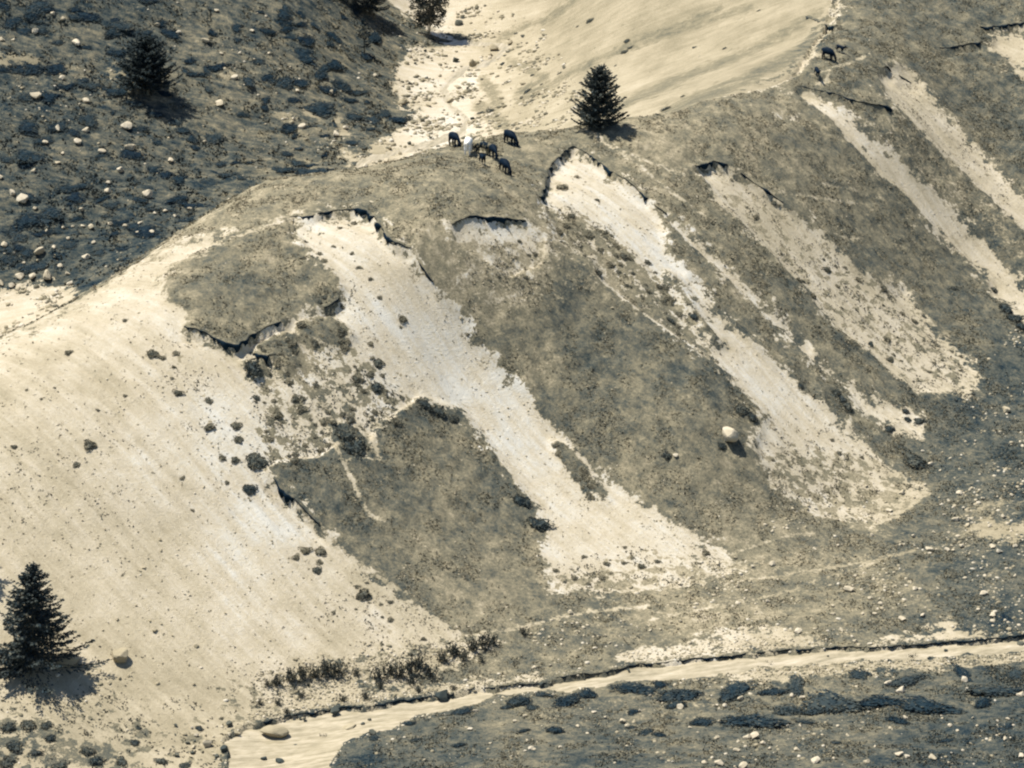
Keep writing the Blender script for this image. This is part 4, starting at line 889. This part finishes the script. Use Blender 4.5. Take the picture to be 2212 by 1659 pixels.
# ------------------------------------------------------------------ cattle
def cow_mesh(name, pose, fat=1.12):
    V, E, Rr = [], [], []
    def v(x, y, z, r, ry=None):
        V.append((x, y, z)); Rr.append((r, ry or r)); return len(V) - 1
    def e(*ids):
        for a, b in zip(ids[:-1], ids[1:]): E.append((a, b))
    pel = v(-0.62, 0, 1.08, 0.27 * fat, 0.29 * fat)
    rump = v(-0.86, 0, 1.06, 0.19, 0.21)
    loin = v(-0.25, 0, 1.04, 0.33 * fat, 0.34 * fat); rib = v(0.18, 0, 1.02, 0.35 * fat, 0.35 * fat)
    sho = v(0.56, 0, 1.05, 0.29 * fat, 0.33 * fat)
    e(rump, pel, loin, rib, sho)
    if pose == 'graze':
        n1 = v(0.86, 0.02, 0.86, 0.17, 0.21); n2 = v(1.06, 0.04, 0.58, 0.13, 0.16)
        h1 = v(1.16, 0.05, 0.40, 0.13, 0.14); h2 = v(1.26, 0.06, 0.22, 0.09, 0.10); h3 = v(1.31, 0.06, 0.10, 0.075, 0.08)
        ear = [(1.10, 0.27, 0.50), (1.10, -0.17, 0.50)]
    else:
        n1 = v(0.86, 0, 1.20, 0.16, 0.20); n2 = v(1.02, 0, 1.38, 0.13, 0.16)
        h1 = v(1.14, 0, 1.44, 0.13, 0.14); h2 = v(1.34, 0, 1.34, 0.09, 0.10); h3 = v(1.46, 0, 1.27, 0.075, 0.08)
        ear = [(1.06, 0.24, 1.52), (1.06, -0.24, 1.52)]
    e(sho, n1, n2, h1, h2, h3)
    for q in ear: e(h1, v(*q, 0.035, 0.05))
    for s in (-1, 1):
        a = v(0.50, 0.17 * s, 0.80, 0.15); k = v(0.52, 0.18 * s, 0.44, 0.095); b = v(0.51, 0.18 * s, 0.14, 0.075); c = v(0.54, 0.18 * s, 0.02, 0.062)
        e(sho, a, k, b, c)
        a = v(-0.60, 0.18 * s, 0.78, 0.19, 0.16); k = v(-0.74, 0.19 * s, 0.48, 0.105, 0.09); b = v(-0.69, 0.19 * s, 0.15, 0.075); c = v(-0.66, 0.19 * s, 0.02, 0.062)
        e(pel, a, k, b, c)
    t1 = v(-1.02, 0, 1.12, 0.05); t2 = v(-1.08, 0.01, 0.78, 0.03); t3 = v(-1.07, 0.02, 0.48, 0.05)
    e(rump, t1, t2, t3)
    me = bpy.data.meshes.new(name); me.from_pydata(V, E, []); me.update()
    tmp = bpy.data.objects.new("tmp", me); COL.objects.link(tmp)
    md = tmp.modifiers.new("skin", 'SKIN'); md.use_smooth_shade = True
    layer = me.skin_vertices[0].data if me.skin_vertices else None
    if layer is None:
        bpy.context.view_layer.objects.active = tmp
    for i, sv in enumerate(layer):
        sv.radius = Rr[i]; sv.use_root = (i == pel)
    ss = tmp.modifiers.new("sub", 'SUBSURF'); ss.levels = 1; ss.render_levels = 1
    dg = bpy.context.evaluated_depsgraph_get()
    out = bpy.data.meshes.new_from_object(tmp.evaluated_get(dg))
    out.name = name
    bpy.data.objects.remove(tmp); bpy.data.meshes.remove(me)
    return out
def hide_material(name, dark, light, where):
    m, nt, b = new_mat(name); g = NT(nt)
    oc = g.coord("Object"); sep = nt.nodes.new("ShaderNodeSeparateXYZ"); nt.links.new(oc, sep.inputs[0])
    n = g.noise(oc, 2.2, 2)
    if where == 'legs': f = g.step(0.42, 0.34, g.add(sep.outputs[2], g.mul(n, 0.4)))
    elif where == 'patch': f = g.step(0.02, 0.08, g.add(n, g.mul(g.m('ABSOLUTE', g.add(sep.outputs[0], 0.1)), 0.16)))
    else: f = g.mul(n, 0.12)
    t = g.add(g.mix(f, dark, light), g.mul(g.noise(oc, 9.0, 2), 14))
    nt.links.new(g.duotone(t), b.inputs["Base Color"]); b.inputs["Roughness"].default_value = 0.7
    return m
def with_mat(me, mat):
    c = me.copy(); c.materials.clear(); c.materials.append(mat); return c
GRAZE, STAND, BULL = cow_mesh("cow", 'graze'), cow_mesh("calf", 'stand', 0.9), cow_mesh("cow", 'graze', 1.28)
HIDE_BLACK = hide_material("black_hide", 20, 60, 'no'); HIDE_WHITE, _nt, _b = new_mat("white_hide")
_g = NT(_nt); _r = _nt.nodes.new("ShaderNodeValToRGB"); _r.color_ramp.elements[0].color = (0.62, 0.57, 0.48, 1); _r.color_ramp.elements[1].color = (0.80, 0.77, 0.70, 1)
_nt.links.new(_g.add(_g.noise(_g.coord("Object"), 3.0, 3), 0.5), _r.inputs[0]); _nt.links.new(_r.outputs[0], _b.inputs["Base Color"])
HIDE_BROWN = hide_material("dun_patched_hide", 30, 150, 'patch'); HIDE_SOCKS = hide_material("black_hide_white_legs", 20, 225, 'legs')
MAT_HORN = toned_material("horn", 190, 20, 6.0)
MAT_HOOF = toned_material("hoof", 40, 12, 6.0)
def horns(parent, pose):
    y0, z0, x0 = (0.05, 0.55, 1.12) if pose == 'graze' else (0.0, 1.56, 1.10)
    for s in (-1, 1):
        path = [(x0, y0 + 0.08 * s, z0), (x0 + 0.02, y0 + 0.20 * s, z0 + 0.03), (x0 + 0.06, y0 + 0.26 * s, z0 + 0.13)]
        v, f = tube(path, [0.035, 0.026, 0.008], 6)
        link("horn", mesh_from("horn", v, f, MAT_HORN, True), parent=parent)
def cow(u4, v4, heading, mesh, mat, scale, label, pose='graze', horned=True, group="cattle grazing on the ridge"):
    p = land40(u4, v4)
    o = link("cow" if scale > 1.2 else "calf", with_mat(mesh, mat), label=label, category="cow" if scale > 1.2 else "calf", group=group)
    o.location = (p[0], p[1], p[2] - 0.03); o.scale = (scale * 0.94, scale, scale * 1.12)
    n = slope_at(p[0], p[1])
    h = math.radians(heading); fx, fy = math.cos(h), math.sin(h)
    pitch = math.atan2(n[0] * fx + n[1] * fy, n[2])
    o.rotation_euler = (0, pitch * 0.8, h)
    if horned: horns(o, pose)
    return o
# heading: 0 is to the right along the ridge, 90 away, -90 towards the camera
cow(1818, 588, -60, GRAZE, HIDE_BLACK, 1.53, "black cow grazing on the crest edge next to the bright stream bed")
cow(1874, 612, 82, GRAZE, HIDE_WHITE, 1.66, "white cow seen from behind on the grassy crest")
cow(1897, 606, -60, STAND, HIDE_BLACK, 0.78, "small black calf pressed against the white cow", 'stand', False)
cow(1926, 618, 150, GRAZE, HIDE_BROWN, 1.40, "dun and black patched cow beside the white cow")
cow(1930, 658, -72, STAND, HIDE_SOCKS, 1.08, "black calf with white hind legs below the patched cow", 'stand', False)
cow(1974, 634, -74, GRAZE, HIDE_BLACK, 1.43, "black cow grazing downhill beside the patched cow")
cow(2018, 692, -60, GRAZE, HIDE_BLACK, 1.43, "lone black cow grazing lowest of the herd on the saddle turf")
cow(2040, 580, -52, GRAZE, HIDE_BLACK, 1.53, "black cow at the crest farthest from the white cow")
cow(3310, 240, -40, BULL, HIDE_BLACK, 1.35, "heavy black bull grazing side-on between two calves", group="cattle on the upper shoulder")
cow(3358, 210, -40, STAND, HIDE_SOCKS, 0.86, "black calf with white legs uphill of the heavy bull", 'stand', False, "cattle on the upper shoulder")
cow(3266, 306, -80, STAND, HIDE_SOCKS, 1.03, "black calf facing out beside a bare track below the bull", 'stand', False, "cattle on the upper shoulder")

# ------------------------------------------------------------------ what nobody could count: turf tufts, gravel
VIS = (U > -90) & (U < 1114) & (V > -60) & (V < 830)
cell = np.gradient(GX, axis=1) * np.gradient(GY, axis=0)
def pick(weight, n, rng):
    w = (weight * cell * VIS).ravel(); w = np.clip(w, 0, None); c = np.cumsum(w); c /= c[-1]
    k = np.searchsorted(c, rng.random(n))
    dy = np.gradient(GY, axis=0).ravel()[k]; dx = np.gradient(GX, axis=1).ravel()[k]
    x = GX.ravel()[k] + (rng.random(n) - 0.5) * dx; y = GY.ravel()[k] + (rng.random(n) - 0.5) * dy
    return x, y, k
MAT_TUFT = leafy_material("turf_tufts", 0, 20, 0)
def tufts(name, weight, n, size, label, seed, bias):
    rng = np.random.default_rng(seed)
    x, y, k = pick(weight, n, rng); z = ground(x, y)
    per = 3
    P0 = np.repeat(np.stack([x, y, z], 1), per, 0); P0[:, :2] += rng.normal(size=(len(P0), 2)) * size * 0.5
    P0[:, 2] = ground(P0[:, 0], P0[:, 1]) + size * 0.15
    d = np.tile([0, 0, 1.0], (len(P0), 1))
    v, f = leaf_cloud(P0, d, size * rng.uniform(0.5, 1.3, len(P0)), rng, 1.3, 0.42)
    t = np.repeat(np.repeat(A_TONE.ravel()[k] + bias + rng.normal(0, 22, n), per), 4)
    link(name, mesh_from(name, v, f, MAT_TUFT, False, {"leaf": t}), label=label, category="grass", kind="stuff")
vegmask = smooth(0.5, -2.0, A_SCREE) * (A_RIVER < -3) * (A_TRACK < -1)
clumpy = np.clip(0.35 + 2.4 * fbm(GX / 2.6, GY / 2.6, 3), 0.02, 2)
tufts("grass", vegmask * clumpy * FRONT, 70000, 0.22, "short uneven turf over the ridge, flats and near bank", 201, 20)
tufts("heath", vegmask * clumpy * (~FRONT), 15000, 0.42, "knee-high heath covering the slope behind the ridge", 202, 4)
mot_w = np.where(A_SCREE > 0, A_MOTT, 0) * np.clip(0.1 + 3.0 * fbm(GX / 1.8 + 9, GY / 1.8, 3), 0, 2)
tufts("weeds", mot_w * FRONT + 0.012 * (A_SCREE > 1) * FRONT, 7000, 0.22, "thin weeds and tufts scattered over bare scree", 203, -6)

def gravel(name, weight, n, smin, smax, tones, label, seed):
    rng = np.random.default_rng(seed)
    x, y, k = pick(weight, n, rng); z = ground(x, y)
    ico = np.array([[0, 0, 1.0], [0.894, 0, 0.447], [0.276, 0.851, 0.447], [-0.724, 0.526, 0.447], [-0.724, -0.526, 0.447], [0.276, -0.851, 0.447], [0.724, 0.526, -0.447], [-0.276, 0.851, -0.447], [-0.894, 0, -0.447], [-0.276, -0.851, -0.447], [0.724, -0.526, -0.447]])
    fc = np.array([[0, 1, 2], [0, 2, 3], [0, 3, 4], [0, 4, 5], [0, 5, 1], [1, 6, 2], [2, 7, 3], [3, 8, 4], [4, 9, 5], [5, 10, 1], [6, 7, 2], [7, 8, 3], [8, 9, 4], [9, 10, 5], [10, 6, 1]])
    s = smin + (smax - smin) * rng.random(n) ** 5
    ax = np.stack([s * rng.uniform(0.7, 1.3, n), s * rng.uniform(0.7, 1.3, n), s * rng.uniform(0.4, 0.8, n)], 1)
    th = rng.uniform(0, 6.28, n); c, sn = np.cos(th), np.sin(th)
    q = (ico[None] + rng.normal(0, 0.14, (n, 11, 3))) * ax[:, None]
    q = np.stack([q[..., 0] * c[:, None] - q[..., 1] * sn[:, None], q[..., 0] * sn[:, None] + q[..., 1] * c[:, None], q[..., 2]], -1)
    q += np.stack([x, y, z + ax[:, 2] * 0.1], 1)[:, None]
    f = (fc[None] + (np.arange(n) * 11)[:, None, None]).reshape(-1, 3)
    t = np.repeat(rng.uniform(tones[0], tones[1], n), 11)
    link(name, mesh_from(name, q.reshape(-1, 3), f, MAT_STONES, False, {"leaf": t}), label=label, category="gravel", kind="stuff")
MAT_STONES = leafy_material("river_stones", 0, 20, 0)
near_river = smooth(-9, -1.0, A_RIVER) * (A_RIVER < 1.0)
bars = smooth(-1, 2, A_SCREE) * (GY < np.interp(GX, FOOT[:, 0], FOOT[:, 1])) * (A_RIVER < 1.0)
gravel("river_gravel", near_river * 0.5 + bars * (V > 640) * (U > 250) * 0.8, 12000, 0.03, 0.24, (120, 236), "rounded gravel and cobbles along the river banks and bars", 301)
bed = (~FRONT) * smooth(0, 4, A_SCREE) * (GX < 14) * (GY < 620) * (BZ < 27)
gravel("stream_gravel", bed * (A_CREEK < 0.5) * np.clip(0.25 + 3 * fbm(GX / 4, GY / 4, 3), 0.03, 2), 10000, 0.05, 0.6, (120, 238), "bright rubble filling the stream bed behind the ridge", 302)
flat = (GY < np.interp(GX, FOOT[:, 0], FOOT[:, 1]) + 2) * (A_RIVER < -2)
gravel("valley_stones", flat * (0.25 + 1.0 * (GY > 338)) * np.clip(0.2 + 3 * fbm(GX / 7, GY / 7, 3), 0.03, 2), 8000, 0.04, 0.34, (150, 236), "small pale stones strewn over the flat and near bank", 303)
gravel("scree_stones", smooth(1, 4, A_SCREE) * FRONT * (GY > np.interp(GX, FOOT[:, 0], FOOT[:, 1])), 14000, 0.03, 0.17, (150, 235), "fine loose stones on the bare chutes of the ridge", 304)
gravel("slope_stones", (~FRONT) * (A_SCREE < 0) * (GX < -10) * np.clip(0.1 + 3 * fbm(GX / 9, GY / 9, 3), 0.02, 2) * (BZ < 40), 2200, 0.07, 0.34, (170, 236), "small pale rubble showing through the heath behind the ridge", 305)

# ------------------------------------------------------------------ say which one: count outwards from things one can find
ORD = ["nearest", "second nearest", "third nearest", "fourth nearest", "fifth nearest", "sixth nearest", "seventh nearest", "eighth nearest"]
MARKS = {
 "heath": [("the broad spruce", land40(592, 378)), ("the pale-stemmed birch", land40(1718, 138)), ("the thin young conifer", land40(1458, 214)), ("the lower stream bed", land22(60, 640)), ("the white cow", land40(1880, 611))],
 "face": [("the tall spruce", land40(95, 2690)), ("the largest boulder", land40(2915, 1765)), ("the turf block overhang", land22(505, 752)), ("the lone lowest cow", land40(2018, 692)), ("the head of the middle chute", land22(1240, 316)), ("the white cow", land40(1880, 611)), ("the heavy bull", land40(3310, 240)), ("the rounded tan boulder", land40(480, 2640)), ("the crest spruce", land40(2370, 512))],
 "river": [("the big river boulder", land40(1100, 2955)), ("the upright white block", land40(3855, 2725)), ("the dark rounded river boulder", land40(1775, 2795)), ("the largest boulder", land40(2915, 1765)), ("the square-cut pale block", land40(830, 2985))],
}
GROUPS = {
 "pale boulders on the dark heath slope": ("heath", "pale boulder on the heath", 8), "juniper mats on the heath slope": ("heath", "juniper mat on the heath", 8),
 "boulders in the stream bed": ("heath", "grey boulder in the stony bed", 5), "cushion bushes on the far scree slope": ("face", "cushion bush on the far scree", 4),
 "stones on the valley floor": ("river", "pale stone on the valley flat", 8), "rocks on the near bank": ("river", "pale rock on the near bank", 8), "juniper mats on the near bank": ("river", "juniper mat on the near bank", 8),
 "wet rocks in the river": ("river", "dark wet river rock", 4), "willow bushes by the river": ("river", "upright willow bush", 5), "willow sprigs on the gravel banks": ("river", "small willow sprig", 3),
 "rubble at the river bend": ("river", "angular rubble rock at the river bend", 8),
 "bushes on the scree chutes": ("face", "grey-green scree bush", 8), "dark bushes on the ridge": ("face", "dense dark ridge bush", 6), "stones on the scree face": ("face", "small tan scree stone", 4),
}
bpy.context.view_layer.update()
members = {}
for o in COL.objects:
    if o.parent is None and o.get("group") in GROUPS: members.setdefault(o["group"], []).append(o)
for gname, objs in members.items():
    mk, words, deep = GROUPS[gname]
    pos = {o.name: np.array(o.matrix_world.translation) for o in objs}
    size = {o.name: max(o.dimensions) for o in objs}
    big = np.quantile(list(size.values()), [0.33, 0.67])
    # each thing belongs to its own nearest mark, and is counted outwards from it
    claim = {}
    for o in objs:
        d = [np.linalg.norm(pos[o.name] - m[1]) for m in MARKS[mk]]
        claim.setdefault(int(np.argmin(d)), []).append((min(d), o))
    for m, lst in claim.items():
        ranked = sorted(objs, key=lambda o: np.linalg.norm(pos[o.name] - MARKS[mk][m][1]))
        near = {o.name: i for i, o in enumerate(ranked[:deep])}
        for d, o in lst:
            if o.name in near: o["label"] = "%s %s to %s" % (words, ORD[near[o.name]], MARKS[mk][m][0])
            else:
                s = size[o.name]; a = "small" if s < big[0] else "large" if s > big[1] else "middling"
                o["label"] = "%s %s out beyond %s" % (a, words.replace("small ", ""), MARKS[mk][m][0])
                o["group"] = gname
